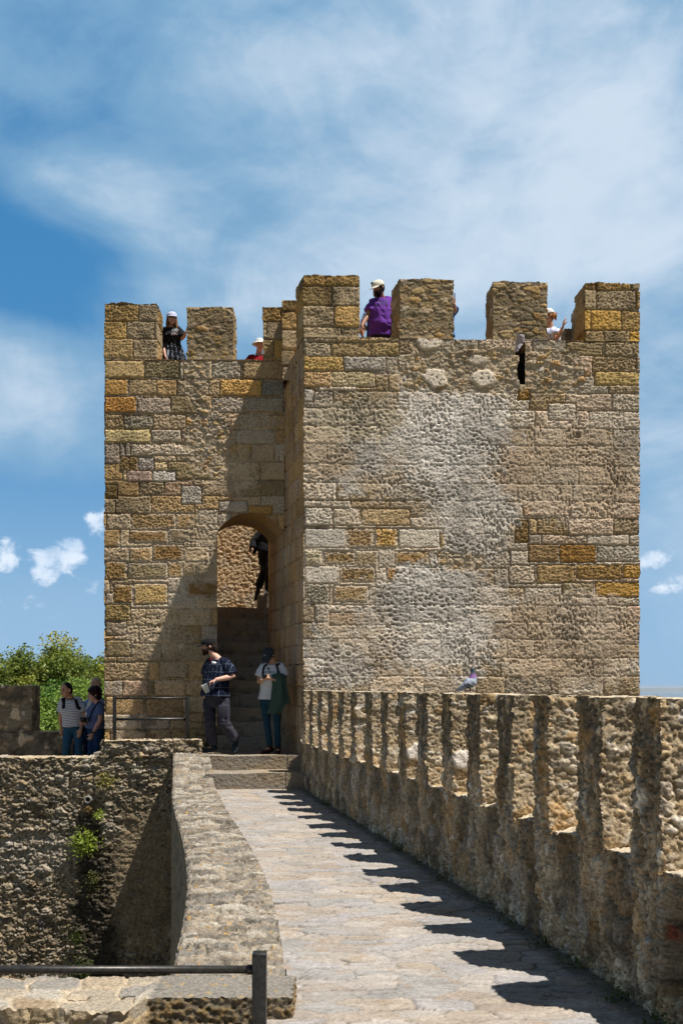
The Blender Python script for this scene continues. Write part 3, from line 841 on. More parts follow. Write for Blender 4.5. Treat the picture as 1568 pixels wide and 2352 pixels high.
def walkway():
    ys = np.concatenate([np.arange(-3.0, 3.2, .05), np.arange(3.2, 8, .0095), np.arange(8, 14.4, .016)])
    n = 150
    k = np.linspace(0, 1, n)
    Yg, K = np.meshgrid(ys, k, indexing='ij')
    x0 = np.where(Yg > 3.4, XR(np.maximum(Yg, 3.4)), np.interp(Yg, [-3, 2.5, 3.4], [-1.2, -1.0, float(XR(3.4))])) - .12; x1 = XI(Yg) + .08
    X = x0 + (x1 - x0) * K
    u = X.ravel(); v = Yg.ravel()
    h, c = paving(u, v)
    # dirt and moss gathered along the foot of the parapet
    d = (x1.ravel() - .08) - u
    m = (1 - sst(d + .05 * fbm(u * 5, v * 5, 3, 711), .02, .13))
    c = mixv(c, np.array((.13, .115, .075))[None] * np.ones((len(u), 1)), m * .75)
    i = np.arange(len(u)).reshape(X.shape)
    q = np.stack([i[:-1, :-1].ravel(), i[:-1, 1:].ravel(), i[1:, 1:].ravel(), i[1:, :-1].ravel()], 1)
    o = mesh_np('walkway', np.stack([u, v, h], 1), q, M_PAVE, None, c)
    tag(o, 'pale beige flagstone wall walk leading to the tower steps', kind='structure')


walkway()

WN = np.array([.98, .197])


def warpP(s, t, z):
    return XI(s) + WN[0] * t, s + WN[1] * t, z


def sfun_par(f, a, b, S, T, Z, seed=800):
    if f in ('F', 'B'): u, v = S, Z
    elif f in ('L', 'R'): u, v = T * 1.0 + S * 7.3 + 50, Z
    else: u, v = S, T + 30
    inner = f == 'F'
    dome, idn = rubble(u, v, seed, .125, 1.35 if inner else .6)
    fr = fbm(u * 22, v * 17, 4, seed + 1, .6); fr2 = fbm(u * 60, v * 50, 2, seed + 5)
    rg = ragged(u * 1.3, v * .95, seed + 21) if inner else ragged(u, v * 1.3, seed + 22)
    h = .034 * dome - .020 + .030 * rg + .014 * fbm(u * 4, v * 4, 3, seed + 2) + .006 * fr2
    if f == 'F':
        c = pal(idn, [(.46, .37, .25), (.34, .30, .23), (.54, .41, .25), (.31, .28, .23), (.60, .53, .40), (.46, .43, .38), (.40, .29, .16), (.66, .63, .56), (.50, .44, .34)])
        c = mixv(c, np.array((.40, .33, .23))[None] * np.ones((len(u), 1)), 1 - sst(dome, .30, .52))
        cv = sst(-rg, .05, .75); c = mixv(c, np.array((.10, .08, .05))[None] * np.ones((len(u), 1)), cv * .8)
        c = mixv(c, np.array((.36, .36, .34))[None] * np.ones((len(u), 1)), sst(fbm(u * 7, v * 2.2, 4, seed + 19), .10, .38) * .6)
        # vertical dark runs of lichen from the top of each pier
        s = fbm(u * 16, v * 3.4, 5, seed + 8, .70); top = sst(v + .35 * fbm(u * 5, v, 2, seed + 9), .35, 1.2)
        dk = sst(s + .30 * top - .06, -.02, .16)
        c = mixv(c, np.array((.060, .050, .036))[None] * np.ones((len(u), 1)), np.clip(dk * (.22 + .5 * top), 0, .72))
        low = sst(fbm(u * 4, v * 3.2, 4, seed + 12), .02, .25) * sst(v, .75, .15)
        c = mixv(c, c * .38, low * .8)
    elif f in ('L', 'R'):
        c = pal(idn, [(.46, .41, .32), (.39, .35, .27), (.50, .40, .26), (.44, .42, .36), (.54, .50, .43), (.38, .28, .16), (.60, .59, .55)])
        c = mixv(c, np.array((.38, .325, .235))[None] * np.ones((len(u), 1)), 1 - sst(dome, .3, .52))
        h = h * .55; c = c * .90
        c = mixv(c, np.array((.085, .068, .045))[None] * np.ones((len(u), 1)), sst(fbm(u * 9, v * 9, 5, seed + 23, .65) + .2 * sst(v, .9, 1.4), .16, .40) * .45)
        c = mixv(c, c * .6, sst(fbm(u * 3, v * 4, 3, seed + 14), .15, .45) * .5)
    else:
        c = pal(idn, [(.46, .43, .36), (.42, .39, .33), (.38, .34, .27)])
        h = h * .5
        c = mixv(c, np.array((.36, .28, .13))[None] * np.ones((len(u), 1)), sst(fbm(u * 5, v * 5, 3, seed + 16), .2, .4) * .6)
    c = mixv(c, np.array((.42, .27, .11))[None] * np.ones((len(u), 1)), sst(fbm(u * 2.6 + 4, v * 2.2, 3, seed + 18), .22, .42) * .55)
    return h, np.clip(c * 1.12 * (1 + .38 * fr + .55 * fr2)[:, None], .01, .85)


PY = [14.36, 13.67, 12.93, 12.26, 11.6, 10.92, 10.25, 9.6, 8.95, 8.33, 7.62, 7.02, 6.40, 5.79, 5.18, 4.56, 3.93, 3.3, 2.66, 2.0, 1.35, .7, .05, -.6]
parapet = empty('crenellated_parapet', (1.2, 8.0, 0), 'waist-high rubble parapet cut by narrow slots, right of the wall walk', 'parapet')
SILL = .655
# recess with a brick in it, near right
NY0, NY1, NZ0, NZ1 = 3.86, 4.33, .10, .50


def sfun_body(f, a, b, S, T, Z):
    h, c = sfun_par(f, a, b, S, T, Z)
    if f == 'F':
        d = np.minimum(np.minimum(S - NY0, NY1 - S), np.minimum(Z - NZ0, NZ1 - Z)) + .02 * fbm(S * 9, Z * 9, 2, 820)
        m = sst(d, 0, .03)
        h = h - .10 * m
        br = (S > 4.20) & (S < 4.33) & (Z > .355) & (Z < .415) & (fbm(S * 30, Z * 30, 2, 821) > -.5)
        c[br] = (.20, .065, .04); h = np.where(br, -.045 + .01 * fbm(S * 20, Z * 20, 2, 824), h)
        br = (S > 4.0) & (S < 4.14) & (Z > .43) & (Z < .475)
        c[br] = (.15, .05, .032)
        # battered, uneven foot
        h = h - .022 + .015 * fbm(S * 2.0, Z, 2, 822)
    if f == 'F':
        py = np.array(PY) - .13; dg = np.min(np.abs(S[:, None] - py[None, :]), axis=1)       # runs of black lichen below each slot
        m = sst(dg + .08 * fbm(S * 6, Z * 2.5, 3, 826), .12, .22) * sst(Z + .25 * fbm(S * 5, Z * 2, 3, 825), .10, .50)
        c = mixv(c, np.array((.085, .072, .052))[None] * (1 + .5 * fbm(S * 30, Z * 20, 3, 827)[:, None]), m * .62)
        h = h - .012 * m
    if f == 'T': h = h + .03 * fbm(S * 3.3, T * 3, 2, 823) + .03 * (T / .35)
    return h, c


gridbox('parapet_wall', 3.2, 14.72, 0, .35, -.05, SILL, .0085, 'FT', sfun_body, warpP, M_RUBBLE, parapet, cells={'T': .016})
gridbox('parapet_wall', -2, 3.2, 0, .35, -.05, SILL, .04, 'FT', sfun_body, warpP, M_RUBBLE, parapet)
gridbox('parapet_wall', -2, 14.72, 0, .35, -6.5, SILL, .10, 'B', sfun_par, warpP, M_RUBBLE, parapet)
PIERC = np.array([.36, .30, .31])
for i, y in enumerate(PY):
    wd = .262 + .03 * math.sin(i * 2.3)
    near = y > 3.2

    def fp(f, a, b, S, T, Z, i=i, y=y, wd=wd):
        h, c = sfun_par(f, a, b, S, T, Z)
        if f == 'T': h = .35 * h + .008 * fbm(S * 5, T * 5, 2, 840 + i)
        elif f == 'F': h = h + .006 * fbm(S * 3, Z * 3, 2, 850 + i)
        elif f == 'L' and i in (8, 10):
            zc_ = .88 if i == 8 else .91; m = 1 - sst(np.hypot((T - .10) / .10, (Z - zc_) / .085) + .35 * fbm(T * 14, Z * 14, 2, 870 + i), .75, .95)
            c = mixv(c, np.array((.72, .71, .70))[None] * (1 + .2 * fbm(T * 30, Z * 30, 3, 871)[:, None]), m); h = lerp(h, .02 + .008 * fbm(T * 20, Z * 20, 2, 872), m)
        else: h = h + .02 * fbm(T * 3 + i * 9, Z * 3.3, 2, 860 + i) + .02 * sst(Z, .95, SILL)
        return h, c
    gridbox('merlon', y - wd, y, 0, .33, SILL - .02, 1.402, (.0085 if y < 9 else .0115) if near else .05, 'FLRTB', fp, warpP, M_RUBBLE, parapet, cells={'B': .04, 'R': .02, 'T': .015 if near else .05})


# low wall left of the walk
def ztop(y): return .045 + .39 * sst(y, 13.75, 15.0)


LWT = .6


def warpL(s, t, z):
    k = t / LWT
    top = ztop(s)
    return XL(s) + (XR(s) - XL(s)) * k - .05 * sst(-z, 0, 6), s, z + top


def sfun_low(f, a, b, S, T, Z):
    if f == 'T':
        u = T / LWT * .62; v = S
        w = .3 * fbm(u * 5, v * 5, 2, 901)
        f1, f2, idn = worley(u / .22 + w, v / .050 + w * 1.8, 902, 1.0)
        g1, g2, id2 = worley(u / .30 + w, v / .15 + w, 903)
        e = f2 - f1; fr = fbm(u * 22, v * 34, 4, 904, .62)
        edge = np.minimum(T, LWT - T)
        dome = sst(e, .03, .4)
        rg = ragged(u * .35, v * 1.5, 915)
        h = .018 * dome + .032 * rg + .010 * fr + .016 * fbm(u * 3, v * 4, 2, 905) + (idn - .5) * .034 - .02 * (1 - sst(edge + .02 * fr, 0, .03)) * (T < .3)
        c = pal(idn, [(.25, .235, .20), (.20, .19, .17), (.31, .29, .25), (.23, .20, .16), (.20, .195, .18), (.37, .355, .31), (.15, .14, .12)])
        c = mixv(c, np.array((.30, .27, .22))[None] * np.ones((len(u), 1)), 1 - sst(dome, .28, .52)) * (1 + .26 * fr[:, None])
        ck = (1 - sst(np.abs(fbm(u * 4.5, v * 15, 4, 917, .6)), .0, .07)) * sst(fbm(u * 4, v * 6, 3, 918), -.2, .1)
        ck = np.maximum(ck, sst(-rg, .25, .8)); c = c * np.array((.98, 1.02, 1.10))  # sunken relief joins the cracks; dark colour stands in for deep shadow
        h = h - .014 * ck; c = mixv(c, np.array((.055, .047, .035))[None] * np.ones((len(u), 1)), ck * .75)
        c = mixv(c, np.array((.42, .27, .09))[None] * np.ones((len(u), 1)), sst(fbm(u * 19, v * 19, 3, 906), .38, .48) * .8)
        c = mixv(c, c * .62, sst(fbm(u * 2.5, v * 2, 3, 908), 0, .4) * .6)
        return h, c
    u, v = S, Z
    dome, idn = rubble(u, v, 910, .16, .7); fr = fbm(u * 20, v * 20, 4, 911, .6)
    c = pal(idn, [(.24, .22, .18), (.20, .18, .14), (.28, .25, .19), (.17, .155, .13)]) * (1 + .2 * fr[:, None])
    return .03 * dome - .02 + .012 * fr, c


lowwall = empty('low_wall', (-1.3, 9, 0), 'low rubble wall with a rough broad top, along the left edge of the wall walk', 'wall')
gridbox('wall_body', 4.62, 15.0, 0, LWT, -6.3, 0, .011, 'T', sfun_low, warpL, M_RUBBLE, lowwall)
gridbox('wall_body', 4.62, 15.0, 0, LWT, -6.3, 0, .025, 'FL', lambda f, a, b, S, T, Z: sfun_low('F', a, b, S, T, Z), warpL, M_RUBBLE, lowwall)
gridbox('wall_body', 4.62, 15.0, 0, LWT, -.3, 0, .012, 'B', lambda f, a, b, S, T, Z: sfun_low('F', a, b, S, T, Z), warpL, M_RUBBLE, lowwall)


# rubble cross wall beyond the pit
def sfun_cross(f, a, b, S, T, Z):
    u, v = (S, Z) if f in 'FB' else ((T + 30, Z) if f in 'LR' else (S, T + 20))
    dome, idn = rubble(u, v, 930, .17, .55); fr = fbm(u * 16, v * 20, 4, 931, .62)
    h = .060 * dome - .038 + .042 * ragged(u, v, 939, .7) + .02 * fbm(u * 3, v * 3, 2, 932)
    c = pal(idn, [(.30, .27, .21), (.24, .22, .18), (.34, .28, .19), (.27, .265, .25), (.38, .36, .31), (.22, .19, .14), (.33, .31, .27)])
    c = mixv(c, np.array((.27, .235, .175))[None] * np.ones((len(u), 1)), 1 - sst(dome, .28, .50)) * (1 + .22 * fr[:, None])
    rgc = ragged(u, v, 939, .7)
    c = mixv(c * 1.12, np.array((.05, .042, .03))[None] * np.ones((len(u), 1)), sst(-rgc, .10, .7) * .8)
    if f == 'F':
        k = 15.0 / F
        x = (205 - 784) * k + .10 * fbm(v * 1.2, v * 0, 2, 933)
        d = np.abs(u - x - .12 * sst(-v, 0, 2.5)) / (.17 + .28 * sst(-v, .3, 2.6))
        m = (1 - sst(d + .5 * fbm(u * 4, v * 3, 3, 934), .5, 1.2)) * sst(-v, -.1, .7)
        c = mixv(c, np.array((.045, .042, .034))[None] * np.ones((len(u), 1)), m * .9)
        rend = blotch(u, v, 330, 2020, 85, 190, 15.0, 935)                # patch of old render right of the stain
        h = lerp(h, .010 * fr + .020 * ragged(u, v, 940, .8) + .012 * fbm(u * 5, v * 5, 2, 936), rend * .7)
        c = mixv(c, np.array((.22, .18, .12))[None] * (1 + .6 * fr[:, None] + .5 * fbm(u * 4, v * 4, 4, 941, .65)[:, None]), rend * .6)
        m = sst(fbm(u * 1.2, v * 1.6, 4, 937), .0, .35)
        c = mixv(c, c * .5, m * .7)
        pl = blotch(u, v, 70, 1960, 110, 60, 15.0, 938)
        c = mixv(c, np.array((.42, .42, .42))[None] * np.ones((len(u), 1)), pl * .35)
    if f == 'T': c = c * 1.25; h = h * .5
    return h, c


cross = empty('rubble_cross_wall', (-4.5, 15.2, -6), 'tall dark rubble wall with a black damp streak, across the far side of the pit', 'wall')
zc = EYE - (1740 - 1578) * 15.0 / F; zb = EYE - (1699 - 1578) * 15.0 / F
xb0, xb1 = (232 - 784) * 15.0 / F, (460 - 784) * 15.0 / F
idw = lambda s, t, z: (s, t, z)
gridbox('wall_body', -7.2, xb1 - .02, 15.0, 15.46, -3.6, zc, .0125, 'FT', sfun_cross, idw, M_RUBBLE, cross)
gridbox('wall_body', -12, -7.2, 15.0, 15.46, -6.2, zc, .06, 'FT', sfun_cross, idw, M_RUBBLE, cross)
gridbox('wall_body', -7.2, xb1 - .02, 15.0, 15.46, -6.2, -3.6, .05, 'F', sfun_cross, idw, M_RUBBLE, cross)
gridbox('coping_block', xb0, xb1 - .43, 14.99, 15.46, zc + .002, zb - .01, .0125, 'FLRT', sfun_cross, idw, M_RUBBLE, cross)
gridbox('coping_block', xb1 - .425, xb1, 14.97, 15.48, zc + .04, zb + .004, .0125, 'FLRT', sfun_cross, idw, M_RUBBLE, cross)

# parapet behind the three visitors, left
lp = empty('left_parapet', (-6, 18.1, -.1), 'low dark parapet with one square merlon, behind the three visitors', 'parapet')


def sfun_lp(f, a, b, S, T, Z):
    u, v = (S, Z) if f in 'FB' else ((T + 40, Z) if f in 'LR' else (S, T + 50))
    dome, idn = rubble(u, v, 950, .26, .8); fr = fbm(u * 12, v * 14, 4, 951, .6)
    c = pal(idn, [(.30, .23, .15), (.18, .16, .12), (.38, .31, .21), (.13, .12, .10), (.44, .38, .28)])
    c = mixv(c, np.array((.15, .13, .10))[None] * np.ones((len(u), 1)), 1 - sst(dome, .28, .50)) * (1 + .2 * fr[:, None])
    c = mixv(c * 1.5, np.array((.075, .068, .058))[None] * np.ones((len(u), 1)), sst(fbm(u * 2.6, v * 2.6, 4, 952, .6), -.05, .3) * .75)
    for (x, y, r) in ((7, 1575, 9), (55, 1638, 8)):
        m = ell(u, v, x, y, r * .7, r * .8, 17.9) + .3 * fbm(u * 20, v * 20, 2, 953) < .8
        if f == 'F': c[m] = (.5, .5, .47)
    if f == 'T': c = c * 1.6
    return .03 * dome - .02 + .012 * fr, c


zs = EYE - (1681 - 1578) * 17.9 / F; zm = EYE - (1574 - 1578) * 17.9 / F
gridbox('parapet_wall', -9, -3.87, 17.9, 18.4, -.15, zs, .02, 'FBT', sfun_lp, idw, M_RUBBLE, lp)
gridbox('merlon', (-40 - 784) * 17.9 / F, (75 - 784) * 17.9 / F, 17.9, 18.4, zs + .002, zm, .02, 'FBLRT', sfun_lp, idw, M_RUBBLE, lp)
gridbox('merlon', -8.6, -7.5, 17.9, 18.4, zs + .002, zm, .03, 'FBLRT', sfun_lp, idw, M_RUBBLE, lp)
gridbox('parapet_wall', -9, -3.87, 17.9, 18.4, -6.2, -.15, .15, 'B', sfun_lp, idw, M_RUBBLE, lp)
o = simple_box('side_walkway', -9, -3.87, 15.47, 17.9, -.4, -.10, .05, M_STEP, None, fun=step_surface(960), faces='T')
tag(o, 'stone floor where the three visitors stand', kind='structure')
o = simple_box('side_walkway', -12, -9.0, 15.47, 17.9, -.4, -.10, .1, M_STEP, None, fun=step_surface(961), faces='T')
tag(o, 'stone floor of the wall walk further left', kind='structure')

# near cross wall under the camera-side railing
near = empty('near_cross_wall', (-1.8, 4.4, -.2), 'rough wall end topped with flat grey slabs, under the nearest railing', 'wall')


def sfun_near(f, a, b, S, T, Z):
    u, v = (S, Z) if f in 'FB' else ((T + 40, Z) if f in 'LR' else (S, T))
    fr = fbm(u * 26, v * 30, 4, 971, .62); fr2 = fbm(u * 90, v * 90, 2, 977)
    slab = sst(u, -.86, -.83)                                              # the big dark slab at the corner
    if f == 'T':
        f1, f2, idn = worley(u / .24 + .4 * fbm(u * 5, v * 5, 2, 972), v / .15 + .4 * fbm(u * 6 + 3, v * 5, 2, 973), 974)
        e = f2 - f1
        h0 = .016 * sst(e, .02, .15) + .010 * fr + (idn - .5) * .02
        c0 = pal(idn, [(.31, .29, .25), (.24, .24, .235), (.34, .30, .24), (.28, .23, .17), (.36, .355, .33)]) * (1 + .22 * fr[:, None])
        c0 = mixv(c0, np.array((.42, .38, .31))[None] * np.ones((len(u), 1)), 1 - sst(e, .02, .2))
        h1 = .008 * fr + .003 * fr2; c1 = np.array((.20, .20, .195))[None] * (1 + .28 * fr[:, None])
        li = sst(fbm(u * 16, v * 16, 3, 975), .34, .44); c1 = mixv(c1, np.array((.42, .29, .08))[None] * np.ones((len(u), 1)), li * .8)
        return lerp(h0, h1, slab), mixv(c0, c1, slab)
    dome, idn = rubble(u, v, 978, .15, .6); p = ridge_pits(u, v, 979, .05)
    h0 = .03 * dome - .018 + .012 * fr; h1 = .022 * fr - .022 * p * sst(fr, -.3, .2) + .004 * fr2
    c0 = pal(idn, [(.36, .31, .22), (.30, .27, .22), (.40, .33, .22), (.42, .39, .33)]) * (1 + .2 * fr[:, None])
    c1 = mixv(np.array((.17, .155, .125))[None] * np.ones((len(u), 1)), np.array((.27, .20, .10))[None] * np.ones((len(u), 1)), sst(fr, -.2, .4)) * (1 - .5 * p[:, None])
    return lerp(h0, h1, slab), mixv(c0, c1, slab)


def warpN(s, t, z):
    f0 = 4.20 + .14 * sst(s, -.90, -.84)
    return s, f0 + t * (4.68 - f0) / .5 + .03 * fbm(s * 2, t * 2, 2, 980) * (t > .2), z + .02 * sst(s, -.9, -.8) * (z > -.2)


gridbox('wall_body', -3.4, -.215, 0, .50, -.55, .075, .007, 'FRTB', sfun_near, warpN, M_RUBBLE, near, cells={'B': .03})
gridbox('wall_body', -3.4, -.215, 0, .50, -6.3, -.55, .1, 'B', sfun_near, warpN, M_RUBBLE, near)
o = simple_box('lower_landing', -3.4, -.9, -3, 4.05, -.7, -.32, .06, M_STEP, None, fun=step_surface(990), faces='T')
tag(o, 'lower stone landing before the near railing', kind='structure')
# ------------------------------------------------------------------ railings
M_IRON = plain_mat('dark_iron', (.045, .042, .038), .42, .5, .6, (60, .35), (.25, .002))


class Acc:
    """collects closed primitives; used for remeshed figures and for plain meshes"""
    def __init__(self): self.V = []; self.Q = []; self.T = []; self.n = 0

    def ring_surf(self, rings, cap=True):
        n = len(rings[0]); base = self.n
        for r in rings: self.V.append(np.asarray(r)); self.n += n
        for k in range(len(rings) - 1):
            for i in range(n):
                j = (i + 1) % n
                self.Q.append((base + k * n + i, base + k * n + j, base + (k + 1) * n + j, base + (k + 1) * n + i))
        if cap:
            for k, fl in ((0, True), (len(rings) - 1, False)):
                c = self.n; self.V.append(np.asarray(rings[k]).mean(0)[None]); self.n += 1
                for i in range(n):
                    j = (i + 1) % n; a, b = base + k * n + i, base + k * n + j
                    self.T.append((b, a, c) if fl else (a, b, c))

    def tube(self, pts, rad, n=12, flat=None, up=None, round_ends=True):
        """pts: list of points; rad: radii; flat: ratio of the second axis (along `up`)"""
        P = [np.asarray(p, float) for p in pts]; R = list(rad)
        if round_ends:
            d0 = P[0] - P[1]; d0 = d0 / (np.linalg.norm(d0) + 1e-9); d1 = P[-1] - P[-2]; d1 = d1 / (np.linalg.norm(d1) + 1e-9)
            P = [P[0] + d0 * R[0] * .9, P[0] + d0 * R[0] * .6] + P + [P[-1] + d1 * R[-1] * .6, P[-1] + d1 * R[-1] * .9]
            R = [R[0] * .35, R[0] * .78] + R + [R[-1] * .78, R[-1] * .35]
        rings = []; prevx = None
        for k in range(len(P)):
            a = P[max(k - 1, 0)]; b = P[min(k + 1, len(P) - 1)]; d = b - a; d = d / (np.linalg.norm(d) + 1e-9)
            ref = np.asarray(up, float) if up is not None else (prevx if prevx is not None else (np.array([1., 0, 0]) if abs(d[0]) < .8 else np.array([0, 1., 0])))
            y = ref - d * ref.dot(d)
            if np.linalg.norm(y) < 1e-4: y = np.cross(d, [0.3, .5, .8])
            y = y / np.linalg.norm(y); x = np.cross(d, y); prevx = y if up is None else None
            th = np.linspace(0, 2 * math.pi, n, endpoint=False); f = 1 if flat is None else flat
            rings.append(P[k] + R[k] * (np.cos(th)[:, None] * x + np.sin(th)[:, None] * y * f))
        self.ring_surf(rings)

    def ellipsoid(self, c, r, M=None, n=16, m=10, power=1.0):
        c = np.asarray(c, float); M = np.eye(3) if M is None else np.asarray(M)
        rings = []
        for k in range(1, m):
            ph = math.pi * k / m; z = -math.cos(ph); s = math.sin(ph) ** power
            th = np.linspace(0, 2 * math.pi, n, endpoint=False)
            L = np.stack([r[0] * s * np.cos(th), r[1] * s * np.sin(th), np.full(n, r[2] * z)], 1)
            rings.append(c + L @ M)
        self.ring_surf(rings)

    def loft(self, spec, n=20, sq=1.0):
        """spec: (center, halfwidth, halfdepth, xaxis, yaxis)"""
        rings = []; th = np.linspace(0, 2 * math.pi, n, endpoint=False)
        cs = np.sign(np.cos(th)) * np.abs(np.cos(th)) ** sq; sn = np.sign(np.sin(th)) * np.abs(np.sin(th)) ** sq
        for c, a, b, x, y in spec: rings.append(np.asarray(c) + a * cs[:, None] * np.asarray(x) + b * sn[:, None] * np.asarray(y))
        self.ring_surf(rings)

    def box(self, c, half, M=None):
        c = np.asarray(c, float); M = np.eye(3) if M is None else np.asarray(M); b = self.n
        L = np.array([(x, y, z) for z in (-1, 1) for y in (-1, 1) for x in (-1, 1)], float) * np.asarray(half)
        self.V.append(c + L @ M); self.n += 8
        for q in ((0, 2, 3, 1), (4, 5, 7, 6), (0, 1, 5, 4), (2, 6, 7, 3), (0, 4, 6, 2), (1, 3, 7, 5)): self.Q.append(tuple(b + i for i in q))

    def arrays(self): return np.concatenate(self.V), (np.array(self.Q) if self.Q else None), (np.array(self.T) if self.T else None)

    def mesh(self, name, mat, parent=None, col=None, smooth=True):
        V, Q, T = self.arrays(); return mesh_np(name, V, Q, mat, parent, col, smooth, T)


def bevelled(o, w=.003):
    md = o.modifiers.new('bevel', 'BEVEL'); md.width = w; md.segments = 2; md.limit_method = 'ANGLE'
    return o


def rod(name, a, b, r, mat, parent, n=12):
    A = Acc(); A.tube([a, b], [r, r], n, round_ends=False); return A.mesh(name, mat, parent)


# far railing on the coping block
Yr = 15.2; k = Yr / F
x0, x1 = (263.5 - 784) * k, (430.5 - 784) * k; zt = EYE - (1600 - 1578) * k; zm = EYE - (1652 - 1578) * k
r1 = empty('metal_railing', (x0, Yr, zb), 'dark metal railing on two posts, on the coping block below the tower', 'railing', 'metal railings')
for x in (x0, x1):
    A = Acc(); A.box((x, Yr, (zb - .05 + zt) / 2), (.024, .024, (zt - zb + .05) / 2)); bevelled(A.mesh('post', M_IRON, r1, smooth=False))
rod('top_bar', (x0 + .02, Yr, zt - .025), (x1 - .02, Yr, zt - .025), .016, M_IRON, r1)
A = Acc(); A.box(((x0 + x1) / 2, Yr, zm), ((x1 - x0) / 2 - .025, .008, .018)); A.mesh('middle_bar', M_IRON, r1, smooth=False)
# near railing
Yn = 3.6; k = Yn / F
xn = (596 - 784) * k; zt = EYE - (2186.5 - 1578) * k; zm = EYE - (2227 - 1578) * k
r2 = empty('metal_railing', (xn, Yn, -.32), 'nearest dark metal railing, its square end post at the corner of the flat slabs', 'railing', 'metal railings')
for x in (xn, xn - 1.75):
    A = Acc(); A.box((x, Yn, (-.32 + zt) / 2), (.0252, .0252, (zt + .32) / 2)); bevelled(A.mesh('post', M_IRON, r2, smooth=False), .004)
rod('top_bar', (xn - .02, Yn, zm), (xn - 1.73, Yn, zm), .0145, M_IRON, r2, 20)
rod('middle_bar', (xn - .02, Yn, zm - .4), (xn - 1.73, Yn, zm - .4), .012, M_IRON, r2, 16)
A = Acc(); A.tube([(xn - .024, Yn, zm), (xn - .045, Yn, zm)], [.018, .018], 16, round_ends=False); A.mesh('collar', M_IRON, r2)

# ------------------------------------------------------------------ ground, water, far shore
M_SOIL = plain_mat('dry_soil', (.16, .14, .085), .95, .1, 0, (.6, .35), (.6, .05))


def terrain():
    rs = np.concatenate([[0.01], np.geomspace(3, 2600, 60)]); th = np.linspace(0, 2 * math.pi, 97)[:-1]
    R, TH = np.meshgrid(rs, th, indexing='ij')
    X = R * np.sin(TH); Y = R * np.cos(TH) + 8
    Z = -6.1 - 100 * sst(R, 28, 900) + 1.2 * fbm(X.ravel() * .03, Y.ravel() * .03, 3, 5).reshape(X.shape) * sst(R, 28, 60)
    Vt = np.stack([X.ravel(), Y.ravel(), Z.ravel()], 1)
    i = np.arange(X.size).reshape(X.shape); j = np.roll(i, -1, 1)
    q = np.stack([i[:-1].ravel(), j[:-1].ravel(), j[1:].ravel(), i[1:].ravel()], 1)
    tag(mesh_np('ground', Vt, q, M_SOIL), 'dry grassy ground of the castle hill', kind='structure')


terrain()
M_WATER, nt, b = new_mat('sea_water')
b.inputs['Base Color'].default_value = (.035, .09, .13, 1); b.inputs['Roughness'].default_value = .28; b.inputs['IOR'].default_value = 1.33
nz = nt.nodes.new('ShaderNodeTexNoise'); nz.inputs['Scale'].default_value = .02; nz.inputs['Detail'].default_value = 8
g = nt.nodes.new('ShaderNodeNewGeometry'); nt.links.new(g.outputs['Position'], nz.inputs[0])
bp = nt.nodes.new('ShaderNodeBump'); bp.inputs['Strength'].default_value = .6; bp.inputs['Distance'].default_value = 3.0
nt.links.new(nz.outputs[0], bp.inputs['Height']); nt.links.new(bp.outputs[0], b.inputs['Normal'])
S = 52000.0
o = mesh_np('sea', [(-S, -S * .4, -100), (S, -S * .4, -100), (S, S, -100), (-S, S, -100)], [(0, 1, 2, 3)], M_WATER, smooth=False)
tag(o, 'calm hazy estuary water to the horizon', kind='structure')
M_SHORE = plain_mat('far_land', (.09, .11, .08), .95, .1, 0, (.0012, .5))


def shore():
    az = np.linspace(math.radians(-60), math.radians(60), 400)
    V = []
    for k, (r, f) in enumerate(((22800, 0), (23400, .35), (25500, 1.0), (30000, .8))):
        hgt = 60 + 70 * (fbm(az * 22, az * 0 + k * .1, 4, 31) + .35)
        z = -101 + np.maximum(hgt, 8) * f + (2 if f else 0)
        V.append(np.stack([np.sin(az) * r, np.cos(az) * r, z], 1))
    V = np.concatenate(V); i = np.arange(1600).reshape(4, 400)
    q = np.stack([i[:-1, :-1].ravel(), i[:-1, 1:].ravel(), i[1:, 1:].ravel(), i[1:, :-1].ravel()], 1)
    tag(mesh_np('far_shore', V, q, M_SHORE), 'low hills of the far shore across the water', kind='structure')


shore()

# ------------------------------------------------------------------ trees
def leaf_mat():
    m, nt, b = new_mat('foliage'); N = nt.nodes.new; L = nt.links.new
    at = N('ShaderNodeAttribute'); at.attribute_name = 'Col'
    L(at.outputs['Color'], b.inputs['Base Color']); b.inputs['Roughness'].default_value = .5; b.inputs['Specular IOR Level'].default_value = .35
    tr = N('ShaderNodeBsdfTranslucent'); L(at.outputs['Color'], tr.inputs[0])
    mx = N('ShaderNodeMixShader'); mx.inputs[0].default_value = .35
    L(b.outputs[0], mx.inputs[1]); L(tr.outputs[0], mx.inputs[2]); L(mx.outputs[0], nt.nodes['Material Output'].inputs[0])
    return m


M_LEAF = leaf_mat(); M_BARK = plain_mat('bark', (.11, .085, .06), .9, .1, 0, (12, .3), (.8, .02))


def leaves(rng, C, size, cols, asp=.42):
    n = len(C); d = rng.normal(size=(n, 3)); d[:, 2] = d[:, 2] * .6 + .35; d /= np.linalg.norm(d, axis=1)[:, None]
    s = np.cross(d, rng.normal(size=(n, 3))); s /= np.linalg.norm(s, axis=1)[:, None] + 1e-9
    L = size * rng.uniform(.6, 1.3, n)[:, None]
    V = np.stack([C - d * L * .5, C + s * L * asp * .5, C + d * L * .5, C - s * L * asp * .5], 1).reshape(-1, 3)
    return V, np.arange(4 * n).reshape(n, 4), np.repeat(cols, 4, 0)


